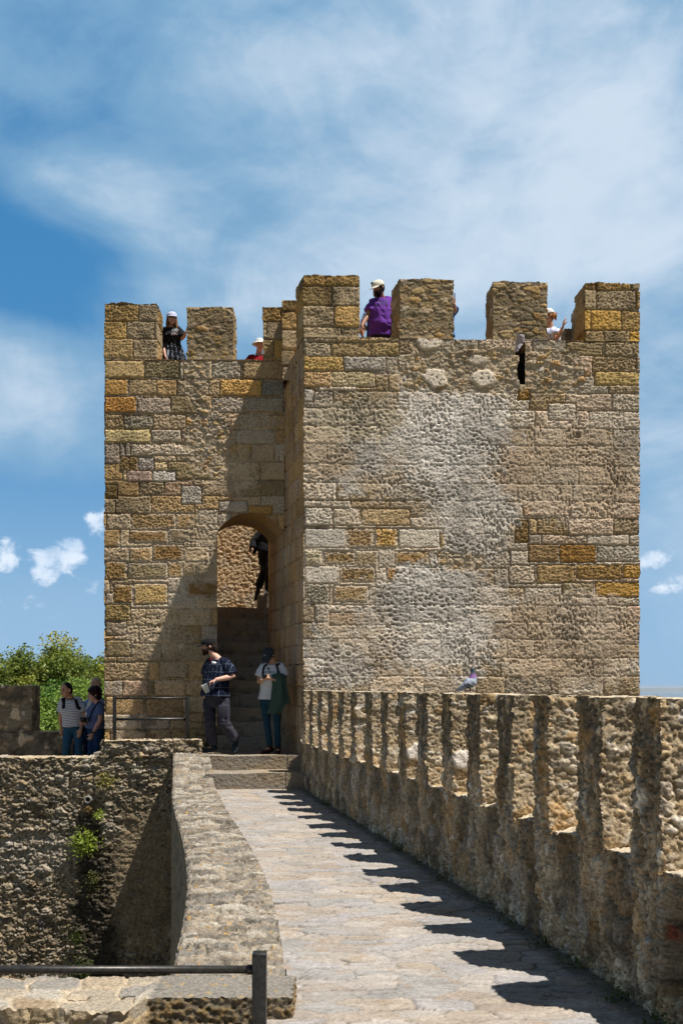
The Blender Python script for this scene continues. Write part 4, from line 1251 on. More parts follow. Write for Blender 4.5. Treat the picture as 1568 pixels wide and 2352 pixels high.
def tree(name, x, y, zg, h, rx, ry, seed, label, nclump=64, per=640, size=.16, tint=(1, 1, 1), group='trees beyond the left parapet', shape=None):
    rng = np.random.default_rng(seed)
    t = empty(name, (x, y, zg), label, 'tree', group)
    A = Acc(); top = np.array([x, y, zg + h * .62])
    bend = rng.normal(size=2) * .25
    A.tube([(x, y, zg - .2), (x + bend[0] * .4, y + bend[1] * .4, zg + h * .25), (x + bend[0], y + bend[1], zg + h * .6)], [h * .035, h * .026, h * .014], 10)
    cl = []
    for k in range(nclump):
        a = rng.uniform(0, 2 * math.pi); r = math.sqrt(rng.random()) * .88; u = rng.uniform(-1, 1)
        e = math.sqrt(max(0, 1 - .75 * u * u))
        c = np.array([x + rx * r * e * math.cos(a), y + ry * r * e * math.sin(a), zg + h * (.62 + .34 * u)])
        cl.append((c, rng.uniform(.16, .30) * min(rx, h * .5)))
    for k in range(10):
        c = cl[rng.integers(len(cl))][0]; s = np.array([x + bend[0] * .6, y + bend[1] * .6, zg + h * rng.uniform(.22, .5)])
        mid = (s + c) / 2 + np.array([0, 0, .1 * h * .3]); A.tube([s, mid, c], [h * .012, h * .008, .012], 6)
    A.mesh('trunk', M_BARK, t)
    P = []; CC = []
    for c, r in cl:
        n = per; d = rng.normal(size=(n, 3)); d /= np.linalg.norm(d, axis=1)[:, None]
        rr = r * (1 - .55 * rng.random(n) ** 1.6) * (1 + .35 * np.sin(d[:, 0] * 5 + d[:, 1] * 4 + c[0]) * np.cos(d[:, 2] * 5))
        P.append(c + d * rr[:, None] * np.array([1, 1, .85]))
        g = rng.random()
        base = lerp(np.array((.12, .18, .035)), np.array((.33, .34, .065)), g * .9)
        CC.append(np.clip(base * np.array(tint) * rng.uniform(.65, 1.45, n)[:, None], 0, 1))
    # loose shoots standing above the crown
    for k in range(int(nclump * .5)):
        c, r = cl[rng.integers(len(cl))]; n = 26; q = rng.random(n)
        dirv = np.array([rng.normal() * .25, rng.normal() * .25, 1.0])
        P.append(c + dirv * (r * (.7 + .7 * q))[:, None] + rng.normal(size=(n, 3)) * .045 * (1.4 - q)[:, None]); CC.append(np.clip(np.array((.13, .16, .035)) * rng.uniform(.7, 1.5, n)[:, None], 0, 1))
    V, Q, C = leaves(rng, np.concatenate(P), size, np.concatenate(CC))
    mesh_np('crown', V, Q, M_LEAF, t, C, smooth=False)
    return t


def tx(px, Y): return (px - 784) * Y / F


tree('leafy_tree', tx(-20, 27), 27, -6, 9.3 - .75, 1.9, 1.8, 3, 'bushy green tree at the photo edge, behind the dark square merlon', size=.105)
tree('leafy_tree', tx(112, 28), 28, -6, 8.75, 1.75, 1.6, 4, 'tallest bushy green tree, directly above the man in the striped shirt', size=.105, tint=(1.05, 1.05, .9))
tree('leafy_tree', tx(205, 29), 29, -6, 9.0, 2.2, 1.6, 5, 'yellow-green tree with upright shoots, behind and above the balding man', size=.105, tint=(1.25, 1.1, .9))
tree('leafy_tree', tx(60, 31), 31, -6, 8.1, 1.9, 1.6, 6, 'lower pale green tree seen in the dip between the crowns, left of the tallest one', size=.11, tint=(1.0, 1.0, 1.0))
tree('leafy_tree', tx(150, 24.5), 24.5, -6, 7.6, 2.4, 1.4, 8, 'nearest low green tree, filling the gap between merlon and visitors', size=.10, tint=(.85, 1.1, 1.0), nclump=60)
tree('leafy_tree', tx(238, 26), 26, -6, 8.35, 1.3, 1.3, 7, 'slim green tree whose crown is cut by the left edge of the tower', size=.10, tint=(1.15, 1.1, .9))
tree('leafy_tree', tx(20, 24), 24, -6, 6.9, 2.0, 1.4, 9, 'low green tree hidden behind the square merlon', size=.10, tint=(.85, 1.1, 1.0))

# little rusty crane jib peeping over the trees
M_RUST = plain_mat('rusty_orange', (.35, .12, .05), .7, .3)
Yc = 90.0; c0 = pt(47, 1540, Yc)
cr = empty('tower_crane', (c0[0], Yc, -10), 'tiny orange lattice crane top showing through the dip in the trees', 'crane')
A = Acc()
for (a, b2) in (((50, 1545), (52, 1523)), ((58, 1545), (54, 1523)), ((52, 1523), (66, 1527)), ((54, 1523), (66, 1527)), ((62, 1526), (64, 1545)), ((51, 1534), (66, 1536)), ((55, 1530), (63, 1538))):
    A.tube([pt(*a, Yc), pt(*b2, Yc)], [.035, .035], 5, round_ends=False)
A.mesh('jib', M_RUST, cr)
A = Acc(); A.box((pt(54, 1545, Yc)[0], Yc, (pt(54, 1545, Yc)[2] - 12) / 2), (.3, .3, (pt(54, 1545, Yc)[2] + 12) / 2)); A.mesh('mast', M_RUST, cr, smooth=False)


# ------------------------------------------------------------------ plants and small things on the walls
def tuft(px, py, Y, r, n, seed, label, cols=((.26, .38, .05), (.42, .46, .08)), size=.05, drop=.5, name='wall_plant', group='plants growing on the rubble wall', out=.06):
    rng = np.random.default_rng(seed); c = pt(px, py, Y)
    P = c + rng.normal(size=(n, 3)) * np.array([r * .5, out * .5, r * .45]) + np.array([0, -out * .8, 0]); P[:, 2] -= drop * r * np.abs(rng.normal(size=n)) * .6
    a = rng.random(n)[:, None]; C = (np.array(cols[0]) * (1 - a) + np.array(cols[1]) * a) * rng.uniform(.7, 1.3, n)[:, None]
    V, Q, CC = leaves(rng, P, size, C, .5)
    o = mesh_np(name, V, Q, M_LEAF, None, CC, smooth=False)
    tag(o, label, 'plant', group)


tuft(195, 1928, 14.97, .19, 700, 1, 'biggest bright green fern tuft, at the top of the black damp streak')
tuft(245, 1788, 14.97, .13, 260, 2, 'yellowish tuft nearest the top of the rubble wall, below the coping block', ((.2, .2, .05), (.3, .26, .06)), .04)
tuft(229, 1868, 14.97, .08, 130, 3, 'small green sprig just up and right of the biggest tuft', size=.04)
tuft(213, 2010, 14.97, .12, 220, 4, 'dark green weed midway down the black damp streak, below the biggest tuft', ((.06, .08, .02), (.14, .14, .03)), .04, 1.4)
tuft(178, 2140, 14.97, .14, 200, 5, 'dark weed low on the streak, left of its centre', ((.05, .08, .02), (.12, .14, .03)), .04, 1.2)
tuft(190, 2225, 14.97, .22, 500, 6, 'mossy weeds at the very foot of the streak, just above the near railing', ((.05, .09, .02), (.10, .14, .03)), .045)
tuft(206, 1855, 14.97, .06, 90, 7, 'rusty brown dried sprig under the drain pipe', ((.2, .12, .05), (.28, .18, .07)), .035)
yy = [4.30, 4.65, 5.2, 5.62, 6.1, 6.6, 6.95, 7.5, 8.2, 8.9, 9.5, 10.3, 11.2, 12.3]
rng0 = random.Random(5)
desc = ['between the nearest merlons', 'beside the nearest shadow bar', 'second dense clump', 'sparse clump', 'flat mossy clump', 'leafy clump', 'thin clump', 'small clump', 'low clump', 'dry clump', 'tiny clump', 'faint clump', 'far clump', 'farthest clump']
for i, y in enumerate(yy):
    c = (float(XI(y)) - .035, y - .02, .02); px = 784 + F * c[0] / c[1]; py = 1578 + (EYE - c[2]) * F / c[1]
    tuft(px, py, y, .07 + .04 * rng0.random(), int(60 + 110 * rng0.random()), 20 + i,
         ['weed tuft at the parapet foot nearest the bottom right corner', 'second weed tuft from the bottom right, at the parapet foot', 'third weed tuft from the bottom right, at the parapet foot',
          'fourth weed tuft from the bottom right, at the parapet foot', 'fifth weed tuft from the bottom right, at the parapet foot', 'sixth weed tuft from the bottom right, at the parapet foot',
          'seventh weed tuft from the bottom right, at the parapet foot', 'eighth weed tuft from the bottom right, at the parapet foot', 'sixth weed tuft counted from the steps, at the parapet foot',
          'fifth weed tuft counted from the steps, at the parapet foot', 'fourth weed tuft counted from the steps, at the parapet foot', 'third weed tuft counted from the steps, at the parapet foot',
          'second weed tuft counted from the steps, at the parapet foot', 'weed tuft at the parapet foot nearest the steps'][i],
         ((.05, .09, .02), (.13, .16, .04)), .022, .2, 'weed_tuft', 'weeds along the foot of the parapet', .06)
M_CLAY = plain_mat('clay_pipe', (.30, .28, .25), .8, .2)
c = pt(204, 1836, 14.98); A = Acc()
th = np.linspace(0, 2 * math.pi, 17)[:-1]; rr = []
for (ry, rad) in ((.10, .055), (-.06, .055), (-.06, .036), (.08, .036)):
    rr.append(np.stack([c[0] + rad * np.cos(th), np.full(16, c[1] + ry), c[2] + rad * np.sin(th)], 1))
A.ring_surf(rr, cap=True)
tag(A.mesh('drain_pipe', M_CLAY), 'short round clay drain pipe stub sticking out of the rubble wall', 'pipe')
# white stones set in the parapet slots

# ------------------------------------------------------------------ haze over the estuary
hz = bpy.data.meshes.new('haze'); bm = bmesh.new(); bmesh.ops.create_cube(bm, size=1.0); bm.to_mesh(hz); bm.free()
ho = bpy.data.objects.new('haze', hz); COL.objects.link(ho)
ho.scale = (110000, 90000, 122); ho.location = (0, 20000, 12.0 - 61)
M_HAZE = bpy.data.materials.new('haze_air'); M_HAZE.use_nodes = True; nt = M_HAZE.node_tree; nt.nodes.clear()
pv = nt.nodes.new('ShaderNodeVolumePrincipled'); pv.inputs['Color'].default_value = (.80, .88, .95, 1); pv.inputs['Density'].default_value = 5.5e-5; pv.inputs['Anisotropy'].default_value = .2
mo = nt.nodes.new('ShaderNodeOutputMaterial'); nt.links.new(pv.outputs[0], mo.inputs['Volume']); hz.materials.append(M_HAZE)
tag(ho, 'pale haze in the air over the water', kind='stuff')
# ------------------------------------------------------------------ people
def remesh(A, name, voxel, it=3, fac=.5):
    V, Q, T = A.arrays(); me = bpy.data.meshes.new('tmp')
    faces = ([tuple(q) for q in Q] if Q is not None else []) + ([tuple(t) for t in T] if T is not None else [])
    me.from_pydata(V.tolist(), [], faces); o = bpy.data.objects.new('tmp', me); COL.objects.link(o)
    m = o.modifiers.new('r', 'REMESH'); m.mode = 'VOXEL'; m.voxel_size = voxel; m.use_smooth_shade = True
    if it:
        s = o.modifiers.new('s', 'SMOOTH'); s.factor = fac; s.iterations = it
    bpy.context.view_layer.update(); dg = bpy.context.evaluated_depsgraph_get()
    r = bpy.data.meshes.new_from_object(o.evaluated_get(dg)); r.name = name
    bpy.data.objects.remove(o); bpy.data.meshes.remove(me)
    return r


def mverts(me):
    V = np.zeros(len(me.vertices) * 3); me.vertices.foreach_get('co', V)
    Nn = np.zeros(len(me.vertices) * 3); me.vertices.foreach_get('normal', Nn)
    return V.reshape(-1, 3), Nn.reshape(-1, 3)


def put(me, name, mat, parent, wrinkle=0.0, wf=(14, 9), seed=1, color=None):
    V, Nn = mverts(me)
    if wrinkle:
        w = fbm(V[:, 0] * wf[0] + V[:, 1] * 7, V[:, 2] * wf[1] + V[:, 0] * 3, 4, seed, .55)
        w2 = 1 - np.abs(fbm(V[:, 0] * wf[0] * .6 + V[:, 2] * 5, V[:, 2] * wf[1] * .8 - V[:, 1] * 4, 3, seed + 5)) * 3
        V = V + Nn * (wrinkle * (w + .6 * np.clip(w2, -1, 1)))[:, None]
        me.vertices.foreach_set('co', V.astype(np.float32).ravel())
    if color is not None:
        a = me.color_attributes.new('Col', 'FLOAT_COLOR', 'POINT'); c = np.ones((len(V), 4), np.float32); c[:, :3] = color(V, Nn)
        a.data.foreach_set('color', c.ravel())
    me.polygons.foreach_set('use_smooth', np.ones(len(me.polygons), bool)); me.update()
    me.materials.clear(); me.materials.append(mat)
    o = bpy.data.objects.new(name, me); COL.objects.link(o); child(o, parent); return o


def unit(v):
    v = np.asarray(v, float); return v / (np.linalg.norm(v) + 1e-9)


def skin_mat(name, tint=(1, 1, 1)):
    m, nt, b = new_mat(name); N = nt.nodes.new; L = nt.links.new
    at = N('ShaderNodeAttribute'); at.attribute_name = 'Col'; L(at.outputs['Color'], b.inputs['Base Color'])
    b.inputs['Roughness'].default_value = .5; b.inputs['Specular IOR Level'].default_value = .35
    b.inputs['Subsurface Weight'].default_value = .12; b.inputs['Subsurface Radius'].default_value = (.012, .005, .003)
    return m


M_SKIN = skin_mat('skin')


def cloth(name, color, rough=.9, noise=(160, .12), bump=(.25, .002)):
    return plain_mat(name, color, rough, .15, 0, noise, bump)


def lined_cloth(name, base, line, spx=None, spz=None, wx=.06, wz=.06, second=None, off=(0, 0), base2=None, shear=0.0):
    """woven stripes / plaid in the object's own coordinates"""
    m, nt, b = new_mat(name); N = nt.nodes.new; L = nt.links.new
    tc = N('ShaderNodeTexCoord'); sp = N('ShaderNodeSeparateXYZ'); L(tc.outputs['Object'], sp.inputs[0])
    nz = N('ShaderNodeTexNoise'); nz.inputs['Scale'].default_value = 7; L(tc.outputs['Object'], nz.inputs[0])

    def M(op, a, b_=None, c=None):
        n = N('ShaderNodeMath'); n.operation = op
        for i, v in enumerate((a, b_, c)):
            if v is None: continue
            if isinstance(v, (int, float)): n.inputs[i].default_value = v
            else: L(v, n.inputs[i])
        return n.outputs[0]
    wob = M('MULTIPLY', M('SUBTRACT', nz.outputs[0], .5), .04)

    def lines(src, s, w, o):
        f = M('FRACT', M('ADD', M('DIVIDE', M('ADD', src, wob), s), 100.5 + o))
        d = M('ABSOLUTE', M('SUBTRACT', f, .5)); return M('LESS_THAN', d, w)
    col = None
    ld = None
    if spx: ld = lines(M('ADD', M('ADD', sp.outputs[0], M('MULTIPLY', sp.outputs[1], -.6)), M('MULTIPLY', sp.outputs[2], shear)), spx, wx, off[0])
    if spz:
        l2 = lines(M('ADD', sp.outputs[2], M('MULTIPLY', sp.outputs[0], shear)), spz, wz, off[1]); ld = l2 if ld is None else M('MAXIMUM', ld, l2)
    mx = N('ShaderNodeMix'); mx.data_type = 'RGBA'; L(ld, mx.inputs[0]); mx.inputs[6].default_value = (*base, 1); mx.inputs[7].default_value = (*line, 1)
    out = mx.outputs[2]
    if second:
        m2 = N('ShaderNodeMix'); m2.data_type = 'RGBA'; L(lines(sp.outputs[2], spz * 2, .18, .2), m2.inputs[0]); m2.inputs[6].default_value = (1, 1, 1, 1); m2.inputs[7].default_value = (*second, 1)
        m3 = N('ShaderNodeMix'); m3.data_type = 'RGBA'; m3.blend_type = 'MULTIPLY'; m3.inputs[0].default_value = 1; L(out, m3.inputs[6]); L(m2.outputs[2], m3.inputs[7]); out = m3.outputs[2]
    L(out, b.inputs['Base Color']); b.inputs['Roughness'].default_value = .9; b.inputs['Specular IOR Level'].default_value = .15
    return m


def add_hand(A, w, d, pn, side, curl=.35, s=1.0):
    """w wrist, d towards the fingers, pn palm normal (fingers curl that way), side: thumb side"""
    d = unit(d); pn = np.asarray(pn, float); pn = unit(pn - d * pn.dot(d)); sd = unit(np.cross(pn, d)) * side
    A.tube([w - d * .01, w + d * .03 * s, w + d * .085 * s], [.026 * s, .035 * s, .036 * s], 12, flat=.42, up=pn)
    for k, ln in enumerate((.068, .076, .070, .054)):
        o = (.0285 - k * .0195) * s; b = w + d * (.085 - .006 * abs(k - 1)) * s + sd * o; a = curl * (1 + .12 * k); pts = [b - d * .01]; dd = d; cur = b
        for seg, fr in enumerate((.45, .32, .23)):
            dd = unit(dd * math.cos(a) + pn * math.sin(a)); pts.append(cur); cur = cur + dd * ln * fr * s
            q = unit(pn - dd * pn.dot(dd))
        pts.append(cur); A.tube(pts, [.0088 * s, .0085 * s, .008 * s, .0075 * s, .0068 * s][:len(pts)], 8)
    b = w + d * .022 * s + sd * .026 * s; t1 = unit(d * .62 + sd * .75 + pn * .35); t2 = unit(d * .85 + sd * .25 + pn * .55)
    A.tube([b, b + t1 * .036 * s, b + t1 * .036 * s + t2 * .030 * s], [.013 * s, .011 * s, .008 * s], 8)


def lerp3(a, b, t): return np.asarray(a) * (1 - t) + np.asarray(b) * t


def person(label, Y, J, head, skin=(.50, .29, .20), shirt=None, pants=None, shoes=None, hair=None, cap=None, beard=None, glasses=None, fat=1.0, belly=0.0,
           hands=None, voxel=.0085, group=None, floor=None, skirt=None, neck_r=.055, collar=None, arm=1.0, seed=1):
    W = {}
    for k, v in J.items(): W[k] = pt(v[0], v[1], Y + (v[2] if len(v) > 2 else 0))
    hipC = (W['hipL'] + W['hipR']) / 2; shC = (W['shL'] + W['shR']) / 2; _u = unit(shC - hipC)
    for s in 'LR': W['sh' + s] = lerp3(W['sh' + s], shC, .13) - _u * .038
    shC = shC - _u * .030
    fz = floor if floor is not None else min(W.get('toL', hipC - [0, 0, .95])[2], W.get('toR', hipC - [0, 0, .95])[2]) - .03
    for s in 'LR':
        h = W['hip' + s]; drop = h[2] - fz
        if 'kn' + s not in W: W['kn' + s] = h + [0, -.03, -drop * .48]
        if 'an' + s not in W: W['an' + s] = np.array([W['kn' + s][0], h[1] + .02, fz + .08])
        if 'to' + s not in W: W['to' + s] = W['an' + s] + np.array([0, -.16, -.05])
        if 'el' + s not in W: W['el' + s] = W['sh' + s] + np.array([(-.05 if s == 'L' else .05), .03, -.28])
        if 'wr' + s not in W: W['wr' + s] = W['el' + s] + np.array([0, -.08, -.24])
    root = empty('person', (hipC[0], hipC[1], fz), label, 'person', group)
    up = unit(shC - hipC); sx = unit(W['shR'] - W['shL']); hx = unit(W['hipR'] - W['hipL']); L = np.linalg.norm(shC - hipC)

    def torso_rings(off, t0=-.16, t1=1.10):
        R = []
        for t, w, d, f in ((-.16, .115, .085, 0), (-.06, .155, .108, 0), (.08, .166, .116, .01), (.30, .150 * fat, .112 * fat + belly * .8, belly), (.50, .152 * fat, .116 + belly * .6, belly * .7),
                           (.70, .168 * fat, .122, .01), (.86, .162, .110, .0), (.96, .135, .090, 0), (1.03, .100, .076, 0), (1.10, .066, .064, 0)):
            if t < t0 - 1e-6 or t > t1 + 1e-6: continue
            x = unit(lerp3(hx, sx, np.clip(t, 0, 1))); y = unit(np.cross(up, x)); x = unit(np.cross(y, up))
            c = hipC + up * L * t - y * f
            R.append((c, w + off, d + off, x, y))
        return R
    hc, hyaw, hpit = W['head'], math.radians(head.get('yaw', 0)), math.radians(head.get('pitch', 0)); hs = head.get('s', 1.0); rl = math.radians(head.get('roll', 0))
    Rm = (Matrix.Rotation(hyaw, 3, 'Z') @ Matrix.Rotation(hpit, 3, 'X') @ Matrix.Rotation(rl, 3, 'Y'))
    r_, f_, u_ = (np.array(Rm @ Vector(v)) for v in ((1, 0, 0), (0, -1, 0), (0, 0, 1)))
    M = np.array([r_, -f_, u_])

    def hp(a, b, c): return hc + (r_ * a + f_ * b + u_ * c) * hs
    # body: one continuous skin
    A = Acc()
    A.ellipsoid(hp(0, -.005, .022), (.074 * hs, .092 * hs, .093 * hs), M); A.ellipsoid(hp(0, .020, -.036), (.058 * hs, .066 * hs, .078 * hs), M)
    A.ellipsoid(hp(0, .052, -.092), (.026 * hs, .026 * hs, .022 * hs), M); A.ellipsoid(hp(0, .072, .025), (.048 * hs, .016 * hs, .012 * hs), M)
    A.tube([hp(0, .082, .014), hp(0, .100, -.014), hp(0, .108, -.030)], [.009 * hs, .0115 * hs, .0145 * hs], 10)
    for s in (-1, 1):
        A.ellipsoid(hp(s * .076, -.010, -.008), (.010 * hs, .020 * hs, .031 * hs), M); A.ellipsoid(hp(s * .040, .055, -.028), (.022 * hs, .022 * hs, .020 * hs), M)
        A.ellipsoid(hp(s * .012, .098, -.036), (.010 * hs, .010 * hs, .008 * hs), M)
    A.ellipsoid(hp(0, .083, -.063), (.024 * hs, .011 * hs, .007 * hs), M); A.ellipsoid(hp(0, .079, -.073), (.020 * hs, .010 * hs, .007 * hs), M)
    nb = hipC + up * L * 1.07
    A.tube([hp(0, -.018, -.04), lerp3(hp(0, -.015, -.08), nb, .5), nb, nb - up * .08], [neck_r * .95, neck_r, neck_r * 1.15, neck_r * 1.5], 14)
    A.loft(torso_rings(-.014))
    for s in 'LR':
        sh, el, wr = W['sh' + s], W['el' + s], W['wr' + s]
        A.tube([lerp3(sh, shC, .35), sh, lerp3(sh, el, .5), el, lerp3(el, wr, .35), lerp3(el, wr, .8), wr], [.050 * arm, .050 * arm, .044 * arm, .038 * arm, .039 * arm, .029 * arm, .025 * arm], 12)
        hd = (hands or {}).get(s, {})
        d = np.asarray(hd.get('d', wr - el)); sgn = 1 if s == 'L' else -1
        add_hand(A, wr, d, hd.get('pn', (sgn * .9, .2, 0)), hd.get('side', -1 if s == 'L' else 1), hd.get('curl', .35), hd.get('s', 1.0))
        h, kn, an, to = (W[q + s] for q in ('hip', 'kn', 'an', 'to'))
        if not skirt or True:
            A.tube([h, lerp3(h, kn, .5), kn, lerp3(kn, an, .35), an], [.075, .062, .046, .045, .030], 12); A.tube([an, to], [.03, .026], 10, flat=.7, up=(0, 0, 1))
    me = remesh(A, 'body', voxel, 3, .5)
    sk = np.array(skin) * 1.2

    def skcol(V, Nn):
        c = np.tile(sk, (len(V), 1)) * (1 + .10 * fbm(V[:, 0] * 25, V[:, 2] * 25 + V[:, 1] * 9, 3, seed))[:, None]
        lip = np.linalg.norm((V - hp(0, .092, -.067)) @ M.T / np.array([.026, .02, .010]), axis=1) < 1; c[lip] = sk * (.85, .5, .5)
        for s in (-1, 1):
            br = np.linalg.norm((V - hp(s * .034, .085, .034)) @ M.T / np.array([.024, .03, .006]), axis=1) < 1; c[br] = (.06, .035, .02)
            ey = np.linalg.norm((V - hp(s * .032, .078, .010)) @ M.T / np.array([.017, .03, .009]), axis=1) < 1; c[ey] = sk * .55
        if beard is not None:
            L_ = (V - hc) @ M.T / hs
            m = (L_[:, 2] < -.028) & (L_[:, 1] < .0) & (L_[:, 2] > -.14); c[m] = lerp3(sk, beard, .6)
        return np.clip(c, 0, 1)
    body = put(me, 'body', M_SKIN, root, color=skcol)
    E = Acc()
    for s in (-1, 1):
        A = Acc(); A.ellipsoid(hp(s * .031, .082, .011), (.0125 * hs, .008 * hs, .0075 * hs), M, 10, 8); e = A.mesh('eye', M_EYE, root)
    out = dict(root=root, W=W, torso=torso_rings, hp=hp, M=M, f=f_, up=up, sx=sx, L=L, hipC=hipC, shC=shC)
    if beard is not None:
        A = Acc(); A.ellipsoid(hp(0, .045, -.082), (.054 * hs, .050 * hs, .045 * hs), M); A.ellipsoid(hp(0, .068, -.104), (.030 * hs, .028 * hs, .034 * hs), M)
        for s in (-1, 1): A.tube([hp(s * .068, .0, -.01), hp(s * .060, .03, -.06), hp(s * .03, .07, -.10)], [.012, .018, .018], 8)
        A.tube([hp(-.03, .088, -.054), hp(0, .098, -.050), hp(.03, .088, -.054)], [.006, .008, .006], 8)
        put(remesh(A, 'beard', .007, 1), 'beard', cloth('beard_hair', beard, .9, (220, .4), (.6, .004)), root, .004, (60, 60), seed)
    if hair:
        A = Acc(); hcol = hair['c']; v = hair.get('vol', 1.0)
        if cap: A.ellipsoid(hp(0, -.018, .010), (.082 * hs, .094 * hs, .070 * hs), M)
        else: A.ellipsoid(hp(0, -.018, .034), (.083 * hs * v, .096 * hs * v, .094 * hs * v), M)
        A.ellipsoid(hp(0, -.045, -.01), (.078 * hs * v, .066 * hs * v, .085 * hs * v), M)
        if hair.get('fringe'): A.ellipsoid(hp(0, .055, .060), (.066 * hs, .045 * hs, .034 * hs), M)
        for st in hair.get('strands', ()):
            A.tube([hp(*q) for q in st[0]], [q * hs for q in st[1]], 10)
        put(remesh(A, 'hair', .0075, hair.get('smooth', 1)), 'hair', cloth('hair', hcol, .55, (260, .45), (.7, .004)), root, hair.get('wr', .003), (70, 30), seed)
    if cap:
        m = cap['m']; k = cap.get('k', 1.0); A = Acc(); rings = []
        for e in np.linspace(-.12, math.pi / 2 - .08, 9):
            th = np.linspace(0, 2 * math.pi, 24, endpoint=False); cr = math.cos(max(e, 0)) ** .8; z = .030 + .082 * math.sin(e) if e > 0 else .030 + .1 * e
            rings.append(np.array([hp(.089 * k * cr * math.cos(t), -.004 + .106 * k * cr * math.sin(t), z) for t in th]))
        A.ring_surf(rings); A.ellipsoid(hp(0, 0, .113), (.007, .007, .005), M)
        if cap.get('bucket'):
            for (ri, ro, z0, z1) in ((.09, .135, .035, .005),):
                rr = []
                for (q, z) in ((ri, z0 + .006), (ro, z1 + .004), (ro, z1 - .004), (ri, z0 - .006)): rr.append(np.array([hp(q * math.cos(t), q * 1.1 * math.sin(t), z) for t in np.linspace(0, 2 * math.pi, 28, endpoint=False)]))
                A.ring_surf(rr, cap=True)
            put(remesh(A, 'hat', .006, 1), 'hat', m, root)
        else:
            out['cap'] = put(remesh(A, 'cap', .0065, 1), 'cap', m, root)
            if not cap.get('nobrim'):
                A = Acc(); n = 9; rings = []
                for i in range(n):                                # curved peak, arched across and drooping forward
                    q = i / (n - 1); y = .075 + .095 * q; hw = .078 * math.sqrt(max(.02, 1 - (q * .93) ** 2.6)); z = .034 - .030 * q ** 1.5 - cap.get('droop', 0) * q
                    xs = np.linspace(-hw, hw, 11); top = [hp(x, y, z + .003 - 3.2 * x * x) for x in xs]; bot = [hp(x, y, z - .004 - 3.2 * x * x) for x in xs[::-1]]
                    rings.append(np.array(top + bot))
                A.ring_surf(rings); A.mesh('cap_peak', cap.get('pm', m), out['cap'])
    if glasses:
        A = Acc()
        for s in (-1, 1):
            c = hp(s * .033, .098, .008); th = np.linspace(0, 2 * math.pi, 15)
            A.tube([c + r_ * .024 * math.cos(t) + u_ * .018 * math.sin(t) for t in th], [.0022] * 15, 6); A.tube([hp(s * .057, .096, .012), hp(s * .078, .03, .008), hp(s * .080, -.02, .004)], [.002] * 3, 6)
        A.tube([hp(-.009, .102, .012), hp(.009, .102, .012)], [.002, .002], 6); A.mesh('glasses', glasses, root)
    if shirt:
        A = Acc(); puff = shirt.get('puff', .016); hem = shirt.get('hem', .02)
        rr = [q for q in torso_rings(puff, -.2, 1.04)]
        rr2 = []
        for (c, w, d, x, y) in rr:
            t = (c - hipC).dot(up) / L
            if t < hem: continue
            rr2.append((c, w, d, x, y))
        c, w, d, x, y = rr2[0]; t = (c - hipC).dot(up) / L; flare = shirt.get('flare', .008)
        rr2.insert(0, (c - up * L * (t - hem), w + flare, d + flare, x, y)); A.loft(rr2, 24, shirt.get('sq', .9))
        sl = shirt.get('sleeve', .6)
        for s in 'LR':
            sh, el, wr = W['sh' + s], W['el' + s], W['wr' + s]; sr = shirt.get('sr', .020)
            pts = [lerp3(sh, shC, .55) + up * .006, lerp3(sh, shC, .12)]; rd = [.050 * arm + sr * .2, .054 * arm + sr * .35]
            if sl <= 1: pts += [lerp3(sh, el, sl * .5), lerp3(sh, el, sl)]; rd += [.050 * arm + sr, .046 * arm + sr * 1.3]
            else:
                pts += [lerp3(sh, el, .5), el, lerp3(el, wr, .5), lerp3(el, wr, sl - 1)]; rd += [.047 * arm + sr, .042 * arm + sr, .036 * arm + sr, .028 * arm + sr]
            P2 = pts; A.tube(P2, rd, 14, round_ends=False)
        me = remesh(A, 'shirt', max(voxel, .0085), 4, .55)
        out['shirt'] = put(me, 'shirt', shirt['m'], root, shirt.get('wr', .007), (11, 7), seed + 3)
        if collar is not None:
            A = Acc(); th = np.linspace(0, 2 * math.pi, 22); y = unit(np.cross(up, sx))
            A.tube([nb - up * (.012 + .022 * (1 - math.sin(-t)) * .5) + sx * .068 * math.cos(t) + y * .066 * math.sin(t) - y * .006 for t in th], [.009] * 22, 8); A.mesh('collar', collar, out['shirt'])
    if pants:
        A = Acc(); puff = pants.get('puff', .018); rr = [q for q in torso_rings(.012, -.2, .31)]
        A.loft(rr, 22)
        tp = pants.get('taper', 1.0)
        for s in 'LR':
            h, kn, an = (W[q + s] for q in ('hip', 'kn', 'an'))
            A.tube([h + [0, 0, .03], lerp3(h, kn, .15), lerp3(h, kn, .55), kn, lerp3(kn, an, .5), lerp3(kn, an, .93)],
                   [.082, .084 + puff * .4, .066 + puff, (.052 + puff) * tp, (.048 + puff) * tp, (.046 + puff) * tp], 16, round_ends=False)
        out['trousers'] = put(remesh(A, 'trousers', max(voxel, .009), 3), 'trousers', pants['m'], root, pants.get('wr', .008), (9, 13), seed + 7)
    if skirt:
        A = Acc(); R = torso_rings(.012, .05, .55); c0, w0, d0, x, y = R[-1]; c1 = hipC
        sp = []
        for q in np.linspace(0, 1, 12): sp.append((lerp3(hipC + up * L * .42, hipC - np.array([0, 0, .30]), q), lerp(.150, .285, q ** .8), lerp(.12, .22, q ** .8), x, y))
        rings = []
        for (c, a, b_, x, y) in sp:
            th = np.linspace(0, 2 * math.pi, 96, endpoint=False); k = (hipC[2] + .2 - c[2]) * .09 + .012
            rings.append(np.array([c + x * math.cos(t) * (a + k * math.sin(t * 17)) + y * math.sin(t) * (b_ + k * math.sin(t * 17)) for t in th]))
        A.ring_surf(rings); A.mesh('skirt', skirt, root)
